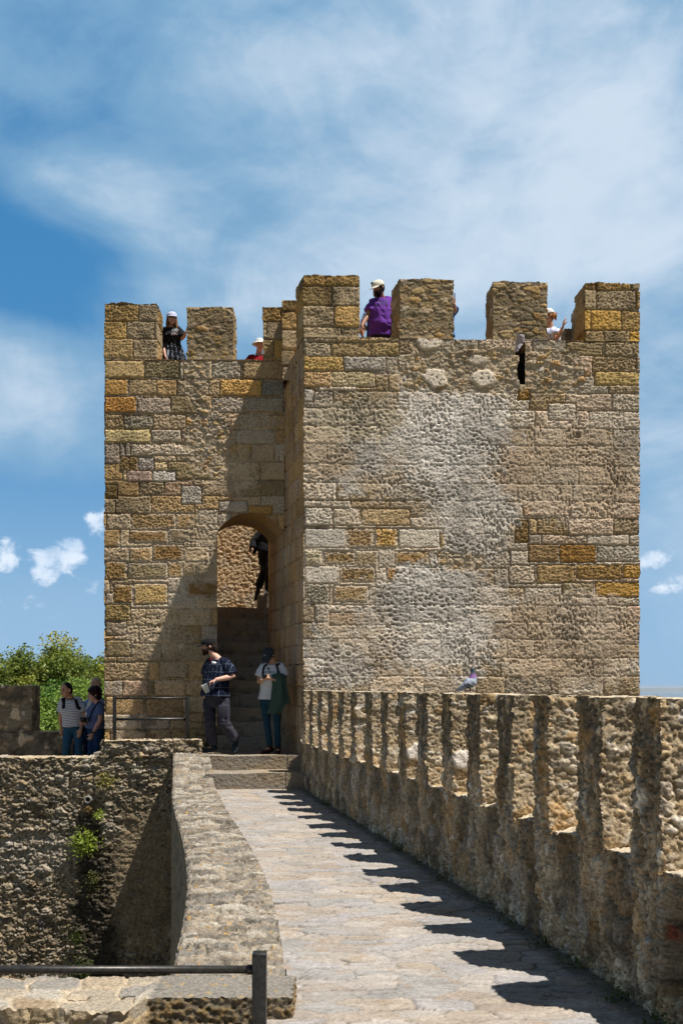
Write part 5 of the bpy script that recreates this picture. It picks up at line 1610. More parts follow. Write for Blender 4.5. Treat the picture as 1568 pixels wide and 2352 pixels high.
    if shoes is not None:
        for s in 'LR':
            an, to = W['an' + s], W['to' + s]; d = unit(to - an); fl = to - an; flat_d = unit(np.array([fl[0], fl[1], fl[2] * .0]) + 1e-6) if abs(fl[2]) < .12 else d
            A = Acc(); dn = np.array([0, 0, -1.0]); heel = an - flat_d * .045 + dn * .035; ball = lerp3(an, to, .72) + dn * .012; toe = to
            upv = unit(np.cross(np.cross(flat_d, (0, 0, 1)), flat_d)) if abs(fl[2]) < .12 else unit(np.cross(np.cross(d, (0, 0, 1)), d))
            A.tube([heel, lerp3(heel, ball, .5), ball, toe], [.042, .046, .050, .036], 14, flat=.72, up=upv); A.tube([an + [0, 0, .03], an - [0, 0, .02]], [.043, .045], 12)
            A.tube([heel + dn * .018, ball + dn * .018, toe + dn * .012], [.040, .050, .036], 14, flat=.35, up=upv)
            put(remesh(A, 'shoe', .0075, 2), 'shoe', shoes, root)
    return out


M_EYE = plain_mat('eye_dark', (.035, .025, .02), .2, .6)
BLACK = cloth('black_cotton', (.012, .012, .014)); NAVY = cloth('black_canvas', (.014, .015, .018))
M_CAPBLK = cloth('black_cap_cloth', (.008, .008, .010)); M_CAPGREY = cloth('washed_charcoal_cloth', (.035, .042, .052))
M_DENIM = cloth('blue_denim', (.030, .095, .155), .9, (90, .35)); M_DENIM2 = cloth('dark_blue_denim', (.012, .035, .095), .9, (90, .3)); M_DENIM3 = cloth('teal_jeans', (.012, .045, .075), .9, (60, .35))
M_CARGO = cloth('charcoal_cargo_cloth', (.040, .038, .052)); M_WTEE = cloth('white_cotton', (.62, .63, .65)); M_WHITE = cloth('white_cap_cloth', (.72, .70, .64))
M_SHOE = cloth('dark_trainer', (.022, .032, .042)); M_SHOE2 = cloth('maroon_boot', (.05, .016, .014)); M_PURPLE = cloth('purple_cotton', (.155, .045, .32)); M_RED = cloth('red_cotton', (.26, .008, .016))
M_GREY_TEE = cloth('slate_blue_cotton', (.095, .125, .245)); M_LBLUE = cloth('pale_blue_cotton', (.30, .37, .55)); M_GREENJ = cloth('green_jacket_cloth', (.045, .080, .066), .92, (50, .2))
M_FRAME = plain_mat('glasses_frame', (.02, .02, .025), .3, .5); M_PLASTIC = plain_mat('black_plastic', (.012, .012, .013), .35, .5)
M_PLAID = lined_cloth('navy_plaid', (.007, .011, .026), (.15, .19, .25), .078, .12, .030, .016, second=(.6, .65, .8))
M_STRIPE = lined_cloth('striped_jersey', (.55, .56, .60), (.10, .12, .18), None, .043, .06, .085, shear=.12)
M_SKIRT = lined_cloth('black_tartan', (.012, .013, .018), (.22, .25, .30), .040, .085, .07, .05)


def bvh_of(o):
    me = o.data; V, _ = mverts(me)
    return BVHTree.FromPolygons([tuple(v) for v in V], [tuple(p.vertices) for p in me.polygons])


def text_on(o, s, center_px, Y, width, mat, parent, slant=0.0, rot=0.0, name='print', arc=0.0, bold=.0, outline=False, h=1.0):
    """lettering laid onto the cloth (built-in typeface), following its surface"""
    cu = bpy.data.curves.new('t', 'FONT'); cu.body = s; cu.align_x = 'CENTER'; cu.align_y = 'CENTER'; cu.size = 1; cu.shear = slant; cu.offset = bold
    to = bpy.data.objects.new('t', cu); COL.objects.link(to); bpy.context.view_layer.update()
    me = bpy.data.meshes.new_from_object(to.evaluated_get(bpy.context.evaluated_depsgraph_get())); bpy.data.objects.remove(to)
    bm = bmesh.new(); bm.from_mesh(me); bmesh.ops.triangulate(bm, faces=bm.faces)
    for _ in range(2): bmesh.ops.subdivide_edges(bm, edges=[e for e in bm.edges if e.calc_length() > .12], cuts=1); bmesh.ops.triangulate(bm, faces=[f for f in bm.faces if len(f.verts) > 3])
    xs = [v.co.x for v in bm.verts]; k = width / (max(xs) - min(xs)); c = pt(*center_px, Y); T = bvh_of(o); cr, sr = math.cos(rot), math.sin(rot)
    for v in bm.verts:
        x, y = v.co.x * k, v.co.y * k * h; y += arc * (x / width * 2) ** 2 * width; x, y = x * cr - y * sr, x * sr + y * cr
        g = Vector((c[0] + x, Y - 1.0, c[2] + y)); hit = T.ray_cast(g, Vector((0, 1, 0)))
        v.co = Vector((g.x, (hit[0].y if hit[0] else Y) - .0045, g.z))
    bm.to_mesh(me); bm.free(); me.materials.clear(); me.materials.append(mat); me.name = name
    ob = bpy.data.objects.new(name, me); COL.objects.link(ob); child(ob, o); return ob


def strap_on(o, path, width, mat, parent, name='strap', thick=.006):
    T = bvh_of(o); P = []
    for i in range(len(path) - 1):
        for q in np.linspace(0, 1, 8, endpoint=False): P.append(lerp3(path[i], path[i + 1], q))
    P.append(np.asarray(path[-1])); R = []
    for p in P:
        n = T.find_nearest(Vector(p)); R.append(np.array(n[0]) + np.array(n[1]) * thick)
    A = Acc(); pv = None; rings = []
    for i, p in enumerate(R):
        d = unit(R[min(i + 1, len(R) - 1)] - R[max(i - 1, 0)]); n = np.array(T.find_nearest(Vector(p))[1]); s = unit(np.cross(d, n))
        rings.append(np.array([p - s * width / 2 - n * thick * .8, p + s * width / 2 - n * thick * .8, p + s * width / 2 + n * thick * .5, p - s * width / 2 + n * thick * .5]))
    A.ring_surf(rings); return A.mesh(name, mat, parent)


def cx(px, py, ox, oy, k): return (ox + px * k, oy + py * k)


# ---- the man in the plaid shirt, stepping left with a cup
def a(x, y, d=0.0): return (436.4 + x * .16113, 1435.5 + y * .16113, d)


Yp = 15.22
P1 = person('bearded man in black cap and navy plaid shirt, stepping left with a plastic cup', Yp,
            dict(head=a(262, 300, .02), shL=a(262, 490, .13), shR=a(525, 485, -.10), elL=a(222, 730, .20), wrL=a(205, 930, .14), elR=a(612, 735, -.14), wrR=a(372, 778, -.28),
                 hipL=a(275, 1075, .07), hipR=a(478, 1075, -.05), knL=a(285, 1400, -.02), anL=a(325, 1725, .03), toL=a(188, 1800, -.03), knR=a(480, 1390, -.10), anR=a(655, 1655, .02), toR=a(625, 1800, -.06)),
            dict(yaw=-72, pitch=4, s=1.04), skin=(.52, .30, .22), shirt=dict(m=M_PLAID, sleeve=.86, hem=.10, puff=.030, flare=.02, sr=.030, wr=.007), pants=dict(m=M_CARGO, puff=.030, wr=.011, taper=1.05), shoes=M_SHOE,
            hair=dict(c=(.018, .010, .007), vol=1.06, wr=.009, strands=[(((.04, -.07, -.02), (.03, -.09, -.07), (.0, -.09, -.10)), (.045, .045, .03)), (((-.04, -.07, -.02), (-.03, -.09, -.07), (.0, -.08, -.10)), (.045, .045, .03)), (((0, -.09, 0), (0, -.105, -.05), (0, -.095, -.09)), (.05, .05, .03))]),
            cap=dict(m=M_CAPBLK, k=1.03), beard=(.030, .014, .008), fat=1.18, belly=.035, arm=1.12, voxel=.0075,
            hands={'R': dict(d=(-.9, -.1, -.42), pn=(-.25, .1, -.95), curl=.55, side=-1), 'L': dict(curl=.4)}, seed=3)
# cargo pockets and tee neck
A = Acc(); c = pt(*a(470, 1235)[:2], Yp - .17); A.box(c, (.075, .012, .10)); o = A.mesh('cargo_pocket', M_CARGO, P1['trousers'], smooth=False); bevelled(o, .01)
A = Acc(); c = pt(*a(300, 505)[:2], Yp - .045); A.ellipsoid(c, (.032, .026, .045)); A.mesh('undershirt', cloth('maroon_cotton', (.07, .008, .012)), P1['root'])
M_TAG = plain_mat('white_paper', (.75, .77, .8), .6)
A = Acc(); T = bvh_of(P1['shirt']); c = pt(*a(363, 545)[:2], Yp); hit = T.ray_cast(Vector((c[0], Yp - 1, c[2])), Vector((0, 1, 0)))
A.box((c[0], (hit[0].y if hit[0] else Yp) - .006, c[2]), (.042, .003, .020), np.array([[.97, .1, -.22], [0, 1, 0], [.22, 0, .97]])); A.mesh('name_sticker', M_TAG, P1['shirt'], smooth=False)
M_CUP, nt, b = new_mat('frosted_plastic'); b.inputs['Base Color'].default_value = (.62, .66, .66, 1); b.inputs['Roughness'].default_value = .35; b.inputs['Transmission Weight'].default_value = .35; b.inputs['Alpha'].default_value = .9
ct, cb = pt(*a(197, 850)[:2], Yp - .36), pt(*a(253, 960)[:2], Yp - .34)
A = Acc(); ax = unit(cb - ct); xx = unit(np.cross(ax, (0, 1, 0))); yy_ = np.cross(ax, xx); th = np.linspace(0, 2 * math.pi, 24, endpoint=False)
rings = [ct + ax * q * np.linalg.norm(cb - ct) + r * (np.cos(th)[:, None] * xx + np.sin(th)[:, None] * yy_) for q, r in ((.9, .034), (.02, .044), (0, .049), (0, .051), (.03, .050), (.04, .047), (1, .037))]
A.ring_surf(rings); tag(A.mesh('plastic_cup', M_CUP), 'translucent plastic cup held tilted by the man in the plaid shirt', 'cup')

# ---- the man in the white T-shirt with a phone and a green jacket over his arm
Yw = 15.25
P2 = person('man in white printed T-shirt and dark cap, looking down at his phone beside the doorway', Yw,
            dict(head=a(1120, 430, -.06), shL=a(1018, 565, 0), shR=a(1322, 550, 0), elL=a(985, 815, -.02), wrL=a(1030, 790, -.22), elR=a(1362, 825, -.02), wrR=a(1200, 782, -.20),
                 hipL=a(1070, 1080, 0), hipR=a(1232, 1080, 0), knL=a(1098, 1400, -.03), anL=a(1138, 1745, .02), toL=a(1030, 1822, -.10), knR=a(1242, 1400, -.03), anR=a(1255, 1765, .0), toR=a(1245, 1830, -.15)),
            dict(yaw=-22, pitch=42, s=1.0), skin=(.47, .27, .17), shirt=dict(m=M_WTEE, sleeve=.62, hem=.04, puff=.022, sr=.030, wr=.006), pants=dict(m=M_DENIM3, puff=.006, taper=.90, wr=.006), shoes=M_SHOE2,
            hair=dict(c=(.012, .010, .009), vol=.98), cap=dict(m=M_CAPGREY, k=1.06, droop=.01), fat=.97, voxel=.0075,
            hands={'L': dict(d=(.75, -.35, .30), pn=(.2, .1, .9), curl=.5, side=1), 'R': dict(d=(-.85, -.3, .2), pn=(-.1, .1, .95), curl=.5, side=-1)}, seed=5)
M_PRINT = plain_mat('navy_print', (.03, .045, .075), .8)
text_on(P2['shirt'], 'DAYTONA 73', a(1160, 672)[:2], Yw, .205, M_PRINT, P2['root'], arc=-.05, bold=.01)
text_on(P2['shirt'], '(U)  (S)', a(1150, 716)[:2], Yw, .15, M_PRINT, P2['root'], bold=.015, h=.8)
A = Acc(); c = P2['hp'](0, .088, .075)
A.tube([c - np.array([.018, 0, -.004]), c - [0, .002, .006], c + np.array([.022, 0, .008])], [.002, .0045, .002], 6); A.mesh('cap_emblem', M_TAG, P2['cap'])
A = Acc(); c = pt(*a(1065, 738)[:2], Yw - .30); A.box(c, (.036, .070, .0045), np.array([[.97, .1, .05], [-.08, .90, -.40], [-.1, .38, .9]])); o = A.mesh('smartphone', M_PLASTIC, smooth=False); bevelled(o, .004)
tag(o, 'black phone held in both hands by the man in the white T-shirt', 'phone')
A = Acc(); w = P2['W']['wrR']; d = unit(w - P2['W']['elR']); q = unit(np.cross(d, (0, 0, 1))); q2 = np.cross(d, q); th = np.linspace(0, 2 * math.pi, 18)
A.tube([w - d * .03 + .030 * (math.cos(t) * q + math.sin(t) * q2) for t in th], [.007] * 18, 6); A.ellipsoid(w - d * .03 + np.array([0, -.032, -.005]), (.018, .008, .018)); A.mesh('wristwatch', plain_mat('watch', (.25, .2, .13), .3, .5, .6), P2['root'])
A = Acc()      # sunglasses hooked in the neck
for s in (-1, 1): A.ellipsoid(pt(*a(1118 + s * 8, 625)[:2], Yw - .125), (.007, .004, .02))
A.tube([pt(*a(1100, 600)[:2], Yw - .13), pt(*a(1128, 612)[:2], Yw - .14), pt(*a(1132, 700)[:2], Yw - .15)], [.003] * 3, 6); A.mesh('sunglasses', M_PLASTIC, P2['root'])
bp = empty('backpack', tuple(P2['shC'] + [0, .2, -.3]), 'dark backpack worn by the man in the white T-shirt, only its straps in view', 'backpack')
A = Acc(); A.ellipsoid(P2['shC'] + np.array([.0, .21, -.22]), (.13, .09, .22), power=.7); A.mesh('pack_body', NAVY, bp)
for s, pxs in ((-1, ((1075, 500), (1040, 560), (1030, 640), (1035, 730))), (1, ((1262, 495), (1252, 560), (1255, 640), (1290, 730)))):
    strap_on(P2['shirt'], [pt(*a(*q)[:2], Yw - .13) for q in pxs], .034, NAVY, bp)


def draped(label):
    A = Acc(); rings = []; n = 40; th = np.linspace(0, 2 * math.pi, n, endpoint=False)
    spec = [((1225, 722), .055, .035), ((1258, 735), .085, .06), ((1262, 790), .105, .075), ((1262, 870), .105, .07), ((1268, 960), .120, .07), ((1275, 1050), .135, .07), ((1272, 1110), .142, .075), ((1240, 1140), .105, .06), ((1220, 1200), .105, .055), ((1205, 1262), .110, .05)]
    for k, (c, w, dd) in enumerate(spec):
        cc = pt(*a(*c)[:2], Yw - .15); f = 1 + .16 * np.sin(th * 5 + k * .35) + .08 * np.sin(th * 11 + k * .8)
        rings.append(cc + np.stack([w * np.cos(th) * f, dd * np.sin(th) * f, .012 * np.sin(th * 3 + k)], 1))
    A.ring_surf(rings); A.tube([pt(*a(1195, 728)[:2], Yw - .2), pt(*a(1270, 715)[:2], Yw - .16), pt(*a(1345, 745)[:2], Yw - .1)], [.03, .045, .04], 12)
    A.tube([pt(*a(1330, 900)[:2], Yw - .10), pt(*a(1370, 1010)[:2], Yw - .08), pt(*a(1405, 1105)[:2], Yw - .07)], [.03, .035, .03], 10)
    me = remesh(A, 'jacket', .008, 2); V, Nn = mverts(me)
    V = V + Nn * (.010 * fbm(V[:, 0] * 16, V[:, 2] * 5, 4, 9))[:, None]; me.vertices.foreach_set('co', V.astype(np.float32).ravel())
    me.materials.clear(); me.materials.append(M_GREENJ); me.polygons.foreach_set('use_smooth', np.ones(len(me.polygons), bool))
    o = bpy.data.objects.new('jacket', me); COL.objects.link(o); tag(o, label, 'jacket')


draped('dark green jacket draped over the forearm of the man in the white T-shirt')

# ---- climber on the stairs, in black
def b_(x, y, d=0.0): return (493.8 + x * .12208, 1148.4 + y * .12208, d)


Yc2 = 19.95
P3 = person('person dressed all in black, climbing the inner stairs beyond the arch', Yc2,
            dict(head=(628, 1178, -.05), shL=(612, 1203, .05), shR=(640, 1203, -.08), elL=b_(720, 790, -.05), wrL=b_(700, 930, -.15), elR=(652, 1232, -.1), wrR=(640, 1255, -.3),
                 hipL=b_(890, 960, .02), hipR=b_(1010, 960, -.02), knL=b_(935, 1310, -.02), anL=b_(810, 1660, .10), toL=b_(770, 1860, .02), knR=b_(1010, 1330, -.05), anR=b_(1010, 1725, .0), toR=b_(960, 1775, -.12)),
            dict(yaw=-150, pitch=0), skin=(.3, .18, .12), shirt=dict(m=BLACK, sleeve=1.8, hem=-.02, puff=.035, sr=.03, wr=.008), pants=dict(m=BLACK, puff=.032), shoes=BLACK, hair=dict(c=(.01, .01, .01)), voxel=.010, seed=8)
A = Acc(); A.ellipsoid(pt(*b_(720, 900)[:2], Yc2 + .02), (.085, .10, .13)); A.tube([pt(*b_(700, 800)[:2], Yc2 - .08), pt(*b_(900, 620)[:2], Yc2 - .14)], [.012, .012], 6)
tag(A.mesh('shoulder_bag', BLACK), 'black bag hanging at the hip of the person climbing the inner stairs', 'bag')


# ---- three visitors on the left
def c_(x, y, d=0.0): return (114.84 + x * .09521, 1538.9 + y * .09521, d)


Ys = 17.25
P4 = person('short-haired man in striped T-shirt and jeans, leaning on the left parapet', Ys,
            dict(head=c_(400, 480, -.10), shL=c_(275, 690, -.02), shR=c_(745, 665, .05), elL=c_(255, 1130, .10), wrL=c_(285, 1400, .22), elR=c_(830, 1140, .05), wrR=c_(745, 1440, -.16),
                 hipL=c_(470, 1400, .12), hipR=c_(690, 1400, .12), knL=c_(410, 1820, -.04), anL=c_(370, 2350, .0), knR=c_(690, 1800, -.02), anR=c_(700, 2330, .03)),
            dict(yaw=-38, pitch=12, s=1.1), skin=(.42, .22, .14), shirt=dict(m=M_STRIPE, sleeve=.66, hem=.10, puff=.024, sr=.024), pants=dict(m=M_DENIM, puff=.014), shoes=M_SHOE,
            hair=dict(c=(.010, .008, .008), vol=.93), collar=cloth('dark_green_rib', (.015, .03, .03)), fat=1.05, floor=-.1, voxel=.009, hands={'L': dict(d=(-.1, -.1, -1), pn=(.1, .9, 0)), 'R': dict(d=(-.25, -.2, -1), pn=(-.2, .9, 0))}, seed=11)
bp = empty('backpack', tuple(P4['shC'] + [0, .25, -.3]), 'black backpack worn by the man in the striped T-shirt', 'backpack')
A = Acc(); A.ellipsoid(P4['shC'] + np.array([.02, .24, -.24]), (.15, .10, .25), power=.7); A.mesh('pack_body', NAVY, bp)
for pxs in (((310, 590), (290, 700), (285, 800), (310, 930)), ((650, 560), (685, 690), (700, 800), (790, 940))):
    strap_on(P4['shirt'], [pt(*c_(*q)[:2], Ys - .14) for q in pxs], .055, NAVY, bp)
Yd = 17.05
P5 = person('woman with short dark maroon hair in slate blue T-shirt, standing against the tower edge', Yd,
            dict(head=c_(1075, 585, -.02), shL=c_(1090, 790, .12), shR=c_(1225, 800, -.12), elL=c_(900, 1150, .08), wrL=c_(850, 1290, -.12), elR=c_(1215, 1200, -.24), wrR=c_(1030, 1530, -.32),
                 hipL=c_(1060, 1480, .06), hipR=c_(1190, 1480, -.02), knL=c_(1010, 1850, .02), anL=c_(1000, 2360, .02), knR=c_(1150, 1850, -.03), anR=c_(1140, 2360, .02)),
            dict(yaw=-62, pitch=4, s=1.12), skin=(.48, .27, .20), shirt=dict(m=M_GREY_TEE, sleeve=.72, hem=.12, puff=.022, sr=.026), pants=dict(m=M_DENIM2, puff=.012), shoes=M_SHOE,
            hair=dict(c=(.022, .006, .008), vol=1.10, fringe=True, wr=.004, smooth=2, strands=[(((.07, -.03, 0), (.072, -.02, -.06)), (.03, .02)), (((-.07, -.03, 0), (-.072, -.02, -.06)), (.03, .02))]), fat=1.02, belly=.02, floor=-.1, voxel=.009,
            hands={'R': dict(d=(-.35, -.1, -.9), pn=(-.6, .6, 0), curl=.7), 'L': dict(d=(-.6, -.3, .3), curl=.6)}, seed=13)
A = Acc(); w = P5['W']['wrR']; d = unit(w - P5['W']['elR']); q = unit(np.cross(d, (0, 1, 0))); q2 = np.cross(d, q); th = np.linspace(0, 2 * math.pi, 18)
A.tube([w - d * .02 + .030 * (math.cos(t) * q + math.sin(t) * q2) for t in th], [.009] * 18, 6); A.ellipsoid(w - d * .02 + np.array([-.01, -.032, 0]), (.022, .008, .022)); A.mesh('wristwatch', M_PLASTIC, P5['root'])
kc = empty('camera_with_strap', tuple(pt(*c_(830, 1195)[:2], Yd - .2)), 'black camera with lens held by the woman in the slate blue T-shirt', 'camera')
A = Acc(); c = pt(*c_(880, 1200)[:2], Yd - .2); A.box(c, (.050, .035, .040)); bevelled(A.mesh('camera_body', M_PLASTIC, kc, smooth=False), .006)
A = Acc(); A.tube([pt(*c_(860, 1195)[:2], Yd - .21), pt(*c_(735, 1190)[:2], Yd - .26)], [.036, .040], 16, round_ends=False); A.mesh('lens', M_PLASTIC, kc)
strap_on(P5['shirt'], [pt(*c_(*q)[:2], Yd - .16) for q in ((1200, 690), (1110, 830), (1030, 960), (970, 1100), (950, 1180))], .024, NAVY, kc, thick=.008)
Ye = 17.45
P6 = person('balding man in pale blue overshirt, standing behind the woman with the camera', Ye,
            dict(head=c_(1105, 350, 0), shL=c_(920, 720, .02), shR=c_(1240, 650, .08), elL=c_(850, 1000, -.05), wrL=c_(850, 1130, -.14), elR=c_(1300, 1000, .1), wrR=c_(1280, 1250, .1),
                 hipL=c_(960, 1420, .0), hipR=c_(1160, 1420, .05), knL=c_(660, 1850, -.15), anL=c_(640, 2330, -.02), knR=c_(900, 1880, .0), anR=c_(900, 2380, .0)),
            dict(yaw=-30, pitch=2, s=1.1), skin=(.50, .29, .21), shirt=dict(m=M_LBLUE, sleeve=.95, hem=.08, puff=.035, sr=.032), pants=dict(m=M_DENIM2, puff=.016), shoes=M_SHOE, hair=None, floor=-.1, voxel=.010, seed=17)
A = Acc(); A.ellipsoid(P6['hp'](0, -.035, .0), (.078, .07, .07), P6['M']); put(remesh(A, 'hair', .008, 1), 'hair', cloth('hair_stubble', (.05, .04, .035)), P6['root'])
A = Acc(); A.loft([(pt(*c_(x, y)[:2], Ye - .16), w, .04, (1, 0, 0), (0, 1, 0)) for x, y, w in ((1010, 730, .05), (1000, 830, .07), (970, 960, .08), (950, 1130, .08))]); put(remesh(A, 'undershirt', .009, 2), 'undershirt', M_WTEE, P6['root'], .004)


# ---- people on the battlements
def d_(x, y, d=0.0): return (344.5 + x * .06592, 689 + y * .06592, d)


Yf = 16.98
P7 = person('young woman in pale cap, black printed T-shirt and tartan skirt, between the left merlons', Yf,
            dict(head=d_(765, 640, -.08), shL=d_(470, 985, -.02), shR=d_(985, 900, .0), elL=d_(440, 1500, -.02), wrL=d_(545, 1980, -.16), elR=d_(1130, 1360, -.02), wrR=d_(1262, 1120, -.12),
                 hipL=d_(590, 1850, .06), hipR=d_(850, 1850, .06)),
            dict(yaw=14, pitch=6, s=.98), skin=(.50, .27, .18), shirt=dict(m=BLACK, sleeve=.86, hem=.20, puff=.030, sr=.042, flare=.02), pants=None, skirt=M_SKIRT, shoes=NAVY,
            hair=dict(c=(.22, .095, .035), vol=.98, wr=.003, strands=[(((s * .066, -.01, .0), (s * .078, -.005, -.08), (s * .085, .02, -.17)), (.026, .026, .018)) for s in (-1, 1)] + [(((s * .05, -.05, .0), (s * .06, -.055, -.09), (s * .07, -.03, -.17)), (.035, .035, .022)) for s in (-1, 1)]),
            cap=dict(m=cloth('pale_blue_cap_cloth', (.50, .52, .66)), k=1.05), glasses=M_FRAME, fat=.92, arm=.85, floor=6.25, voxel=.0075, hands={'R': dict(d=(.30, .1, 1), pn=(.9, .1, 0), curl=.15), 'L': dict(d=(.1, -.2, -.9))}, neck_r=.046, seed=21)
M_SILV = plain_mat('pale_print', (.55, .55, .6), .7)
text_on(P7['shirt'], 'NEW YORK', d_(805, 1190)[:2], Yf, .235, M_SILV, P7['root'], rot=.46, bold=.0, h=1.5)
text_on(P7['shirt'], 'NYC', d_(885, 1275)[:2], Yf, .12, plain_mat('pink_print', (.6, .42, .46), .7), P7['root'], rot=.40, slant=.5, h=1.3)
text_on(P7['cap'], 'NYC', d_(730, 400)[:2], Yf - .1, .085, plain_mat('lilac_print', (.16, .12, .33), .7), P7['root'], rot=.25, h=1.2)


def e_(x, y, d=0.0): return (803.9 + x * .08057, 620.1 + y * .08057, d)


Yg = 15.66
P8 = person('bearded man in cream cap, glasses and purple T-shirt, looking down between the right merlons', Yg,
            dict(head=e_(800, 500, -.10), shL=e_(625, 860, -.04), shR=e_(1130, 770, .06), elL=e_(505, 1270, -.06), wrL=e_(335, 1590, -.18), elR=e_(1270, 1180, .05), wrR=e_(1280, 1500, -.05),
                 hipL=e_(740, 1870, .05), hipR=e_(1000, 1870, .10)),
            dict(yaw=-42, pitch=24, s=1.02), skin=(.36, .18, .11), shirt=dict(m=M_PURPLE, sleeve=.78, hem=-.02, puff=.030, sr=.034, wr=.011), pants=dict(m=M_CARGO), shoes=M_SHOE,
            hair=dict(c=(.012, .009, .008), vol=.97), cap=dict(m=cloth('cream_cap_cloth', (.66, .62, .50)), k=1.06), beard=(.012, .008, .007), glasses=M_FRAME, fat=1.12, belly=.02, floor=DECK, voxel=.0075,
            hands={'L': dict(d=(-.25, -.1, -.95), pn=(.5, .5, 0), curl=.25)}, seed=25)
text_on(P8['shirt'], 'OVI', e_(850, 1030)[:2], Yg, .24, plain_mat('dark_violet_print', (.05, .02, .14), .7), P8['root'], bold=.03, rot=.05)
A = Acc(); A.ellipsoid(P8['hp'](-.03, .088, .082), (.022, .016, .02), P8['M']); A.mesh('cap_emblem', plain_mat('dark_badge', (.03, .03, .03), .8), P8['cap'])
P9 = person('person in pale blue short sleeves, mostly hidden behind the man in purple', 16.25,
            dict(head=(868, 672, 0), shL=(851, 697, 0), shR=(885, 697, 0), elL=(838, 738, -.02), wrL=(832, 772, -.10), hipL=(861, 778, 0), hipR=(883, 778, 0)),
            dict(yaw=0), skin=(.42, .22, .15), shirt=dict(m=M_LBLUE, sleeve=1.12, hem=.0, puff=.02, sr=.03), pants=dict(m=M_CARGO), shoes=M_SHOE, hair=dict(c=(.02, .015, .012)), voxel=.010, floor=DECK, seed=31)
bp = empty('backpack', tuple(P9['shC'] + [0, .1, -.3]), 'black backpack strap hanging beside the pale blue sleeve, behind the man in purple', 'backpack')
A = Acc(); A.tube([(pt(851, 690, 16.1)), pt(848, 730, 16.05), pt(845.5, 775, 16.05)], [.028, .034, .03], 10, flat=.4, up=(0, 1, 0)); A.mesh('strap', NAVY, bp)
A = Acc(); A.ellipsoid(P9['shC'] + np.array([0, .2, -.22]), (.14, .1, .24), power=.7); A.mesh('pack_body', NAVY, bp)
P10 = person('person hidden behind the second merlon, hand and blue sleeve showing at its edge', 15.75,
             dict(head=(1020, 672, 0), shL=(1000, 698, 0), shR=(1034, 698, 0), elR=(1043.5, 716, -.06), wrR=(1042.5, 699, -.16), hipL=(1006, 775, 0), hipR=(1028, 775, 0)),
             dict(yaw=0), skin=(.5, .28, .2), shirt=dict(m=cloth('bright_blue_cotton', (.04, .15, .50)), sleeve=.97, hem=0, sr=.035), pants=dict(m=M_CARGO), shoes=M_SHOE, hair=dict(c=(.02, .015, .012)), voxel=.010, floor=DECK,
             hands={'R': dict(d=(0, 0, 1), pn=(-.5, .5, 0), curl=.6)}, seed=35)
A = Acc(); A.box(pt(1043.5, 684, 15.58), (.007, .012, .075)); o = bevelled(A.mesh('smartphone', M_PLASTIC, smooth=False), .003); tag(o, 'black phone held up at the right edge of the second merlon', 'phone')
P11 = person('person in white T-shirt and black trousers, seen through the narrow slit under the third merlon', 16.0,
             dict(head=(1196, 722, .02), shL=(1180, 752, .02), shR=(1214, 752, .02), elL=(1170, 788, .12), elR=(1226, 788, .12), wrL=(1174, 806, .1), wrR=(1222, 806, .1), hipL=(1190, 822, .02), hipR=(1207, 822, .02), knL=(1191, 852, 0), knR=(1205, 852, 0)),
             dict(yaw=150), skin=(.5, .28, .2), shirt=dict(m=cloth('lilac_white_cotton', (.86, .82, .92)), sleeve=.7, hem=.12, sr=.02), pants=dict(m=BLACK, puff=.01), shoes=BLACK, hair=dict(c=(.02, .015, .012)), voxel=.010, floor=DECK, seed=37)


def g_(x, y, d=0.0): return (1148.4 + x * .11718, 689 + y * .11718, d)


P12 = person('woman in white cap and tie-dyed T-shirt, brown ponytail, hand on the corner merlon', 15.75,
             dict(head=g_(925, 310, -.02), shL=g_(880, 540, .05), shR=g_(1045, 530, .0), elR=g_(1105, 770, -.12), wrR=g_(1225, 520, -.16), elL=g_(860, 780, -.1), hipL=g_(900, 930, .1), hipR=g_(1040, 930, .1)),
             dict(yaw=-75, pitch=14, s=1.0), skin=(.50, .26, .16), shirt=dict(m=lined_cloth('tie_dyed_cotton', (.68, .70, .78), (.38, .42, .58), .09, .11, .16, .14), sleeve=.6, hem=0, puff=.02, sr=.03), pants=dict(m=M_CARGO), shoes=M_SHOE,
             hair=dict(c=(.30, .12, .035), vol=.96, strands=[(((0, -.09, .02), (0, -.13, -.02), (0, -.125, -.08)), (.028, .034, .014)), (((0, -.09, .03), (0, -.15, .02), (0, -.18, .01)), (.016, .010, .004))]),
             cap=dict(m=M_WHITE, k=1.05), voxel=.0085, floor=DECK - .1, fat=.95, arm=.85, hands={'R': dict(d=(.25, .1, 1), pn=(.9, .2, 0), curl=.12)}, seed=41)
P13 = person('man in red T-shirt and pale sun hat, low in the gap between the left merlons', 17.3,
             dict(head=(596.5, 792, -.04), shL=(572, 818, .0), shR=(615, 818, 0), elL=(565, 850, -.03), hipL=(580, 880, .03), hipR=(606, 880, .03)),
             dict(yaw=6, pitch=2, s=1.02), skin=(.50, .24, .17), shirt=dict(m=M_RED, sleeve=.75, hem=0, puff=.03, sr=.03), pants=dict(m=M_CARGO), shoes=M_SHOE, cap=dict(m=cloth('pale_hat_cloth', (.62, .62, .60)), bucket=True),
             voxel=.0085, floor=5.75, fat=1.1, arm=1.1, seed=45)


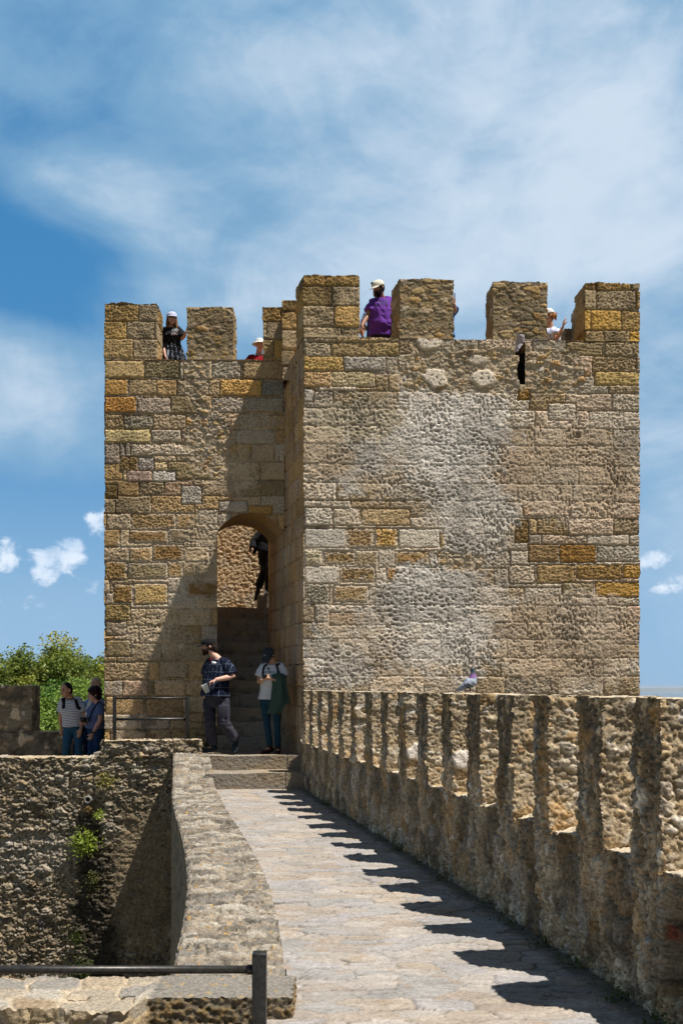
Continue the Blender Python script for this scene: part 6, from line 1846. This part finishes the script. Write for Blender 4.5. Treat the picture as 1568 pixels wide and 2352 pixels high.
# ------------------------------------------------------------------ the pigeon
def pigeon():
    Yq = 8.1; k = Yq / F; rt = empty('pigeon', tuple(pt(1078, 1590, Yq)), 'grey pigeon with purple-pink neck sheen, perched on top of the parapet', 'pigeon')
    def w(x, y, d=0.0): return pt(1022.1 + x * .06592, 1515.9 + y * .06592, Yq + d)
    A = Acc()
    A.tube([w(560, 960, .02), w(680, 900, .01), w(830, 800), w(940, 740), w(960, 640), w(955, 520), w(955, 420), w(950, 330)], [.018, .030, .046, .044, .034, .024, .017, .015], 16)
    A.ellipsoid(w(945, 320), (.0175, .016, .016)); A.tube([w(905, 325), w(860, 345)], [.005, .002], 8)
    me = remesh(A, 'body', .0035, 3)

    def col(V, Nn):
        y = (1578 - (V[:, 2] - EYE) / Yq * F - 1515.9) / .06592; c = np.tile((.36, .40, .47), (len(V), 1)).astype(float)
        c = mixv(c, np.array((.16, .10, .22))[None] * np.ones((len(V), 1)), sst(y, 660, 610)); pk = sst(y, 470, 540) * sst(y, 650, 600) * sst(fbm(V[:, 0] * 60, V[:, 2] * 60, 2, 3), -.3, .1)
        c = mixv(c, np.array((.42, .16, .44))[None] * np.ones((len(V), 1)), pk * .8); return mixv(c, np.array((.055, .075, .10))[None] * np.ones((len(V), 1)), sst(y, 500, 420))
    put(me, 'body', M_SKIN, rt, color=col)
    Mf = plain_mat('grey_feathers', (.30, .33, .39), .8, .2, 0, (200, .15)); Md = plain_mat('dark_feathers', (.030, .034, .042), .8, .2)
    A = Acc(); A.tube([w(940, 760, -.030), w(800, 830, -.042), w(600, 960, -.034), w(420, 1070, -.012)], [.020, .030, .022, .006], 14, flat=.45, up=(0, 1, 0)); A.mesh('wing', Mf, rt)
    A = Acc(); A.tube([w(940, 760, .030), w(800, 830, .042), w(600, 950, .034), w(420, 1050, .012)], [.020, .030, .022, .006], 14, flat=.45, up=(0, 1, 0)); A.mesh('wing', Mf, rt)
    for (p0, p1, p2) in (((770, 820), (860, 880), (950, 930)), ((660, 820), (740, 920), (830, 985))):
        A = Acc(); A.tube([w(*p0, -.055), w(*p1, -.058), w(*p2, -.050)], [.0045, .0065, .005], 8); A.mesh('wing_bar', Md, rt)
    A = Acc(); A.tube([w(620, 860, 0), w(480, 980, 0), w(345, 1085, 0)], [.012, .016, .012], 10, flat=.3, up=(.5, 0, .8)); A.mesh('tail', Md, rt)
    Ml = plain_mat('pigeon_leg', (.30, .06, .05), .6)
    for x, d in ((865, -.012), (695, .014)):
        A = Acc(); A.tube([w(x, 960, d), w(x, 1120, d)], [.009 if x > 800 else .006, .004], 8); A.tube([w(x, 1125, d), w(x + 50, 1135, d)], [.003, .002], 6); A.tube([w(x, 1125, d), w(x + 30, 1135, d - .014)], [.003, .002], 6); A.mesh('leg', Ml, rt)
    A = Acc(); A.ellipsoid(w(915, 305, -.0145), (.003, .002, .003)); A.mesh('eye', plain_mat('orange_eye', (.4, .1, .02), .3), rt)


pigeon()
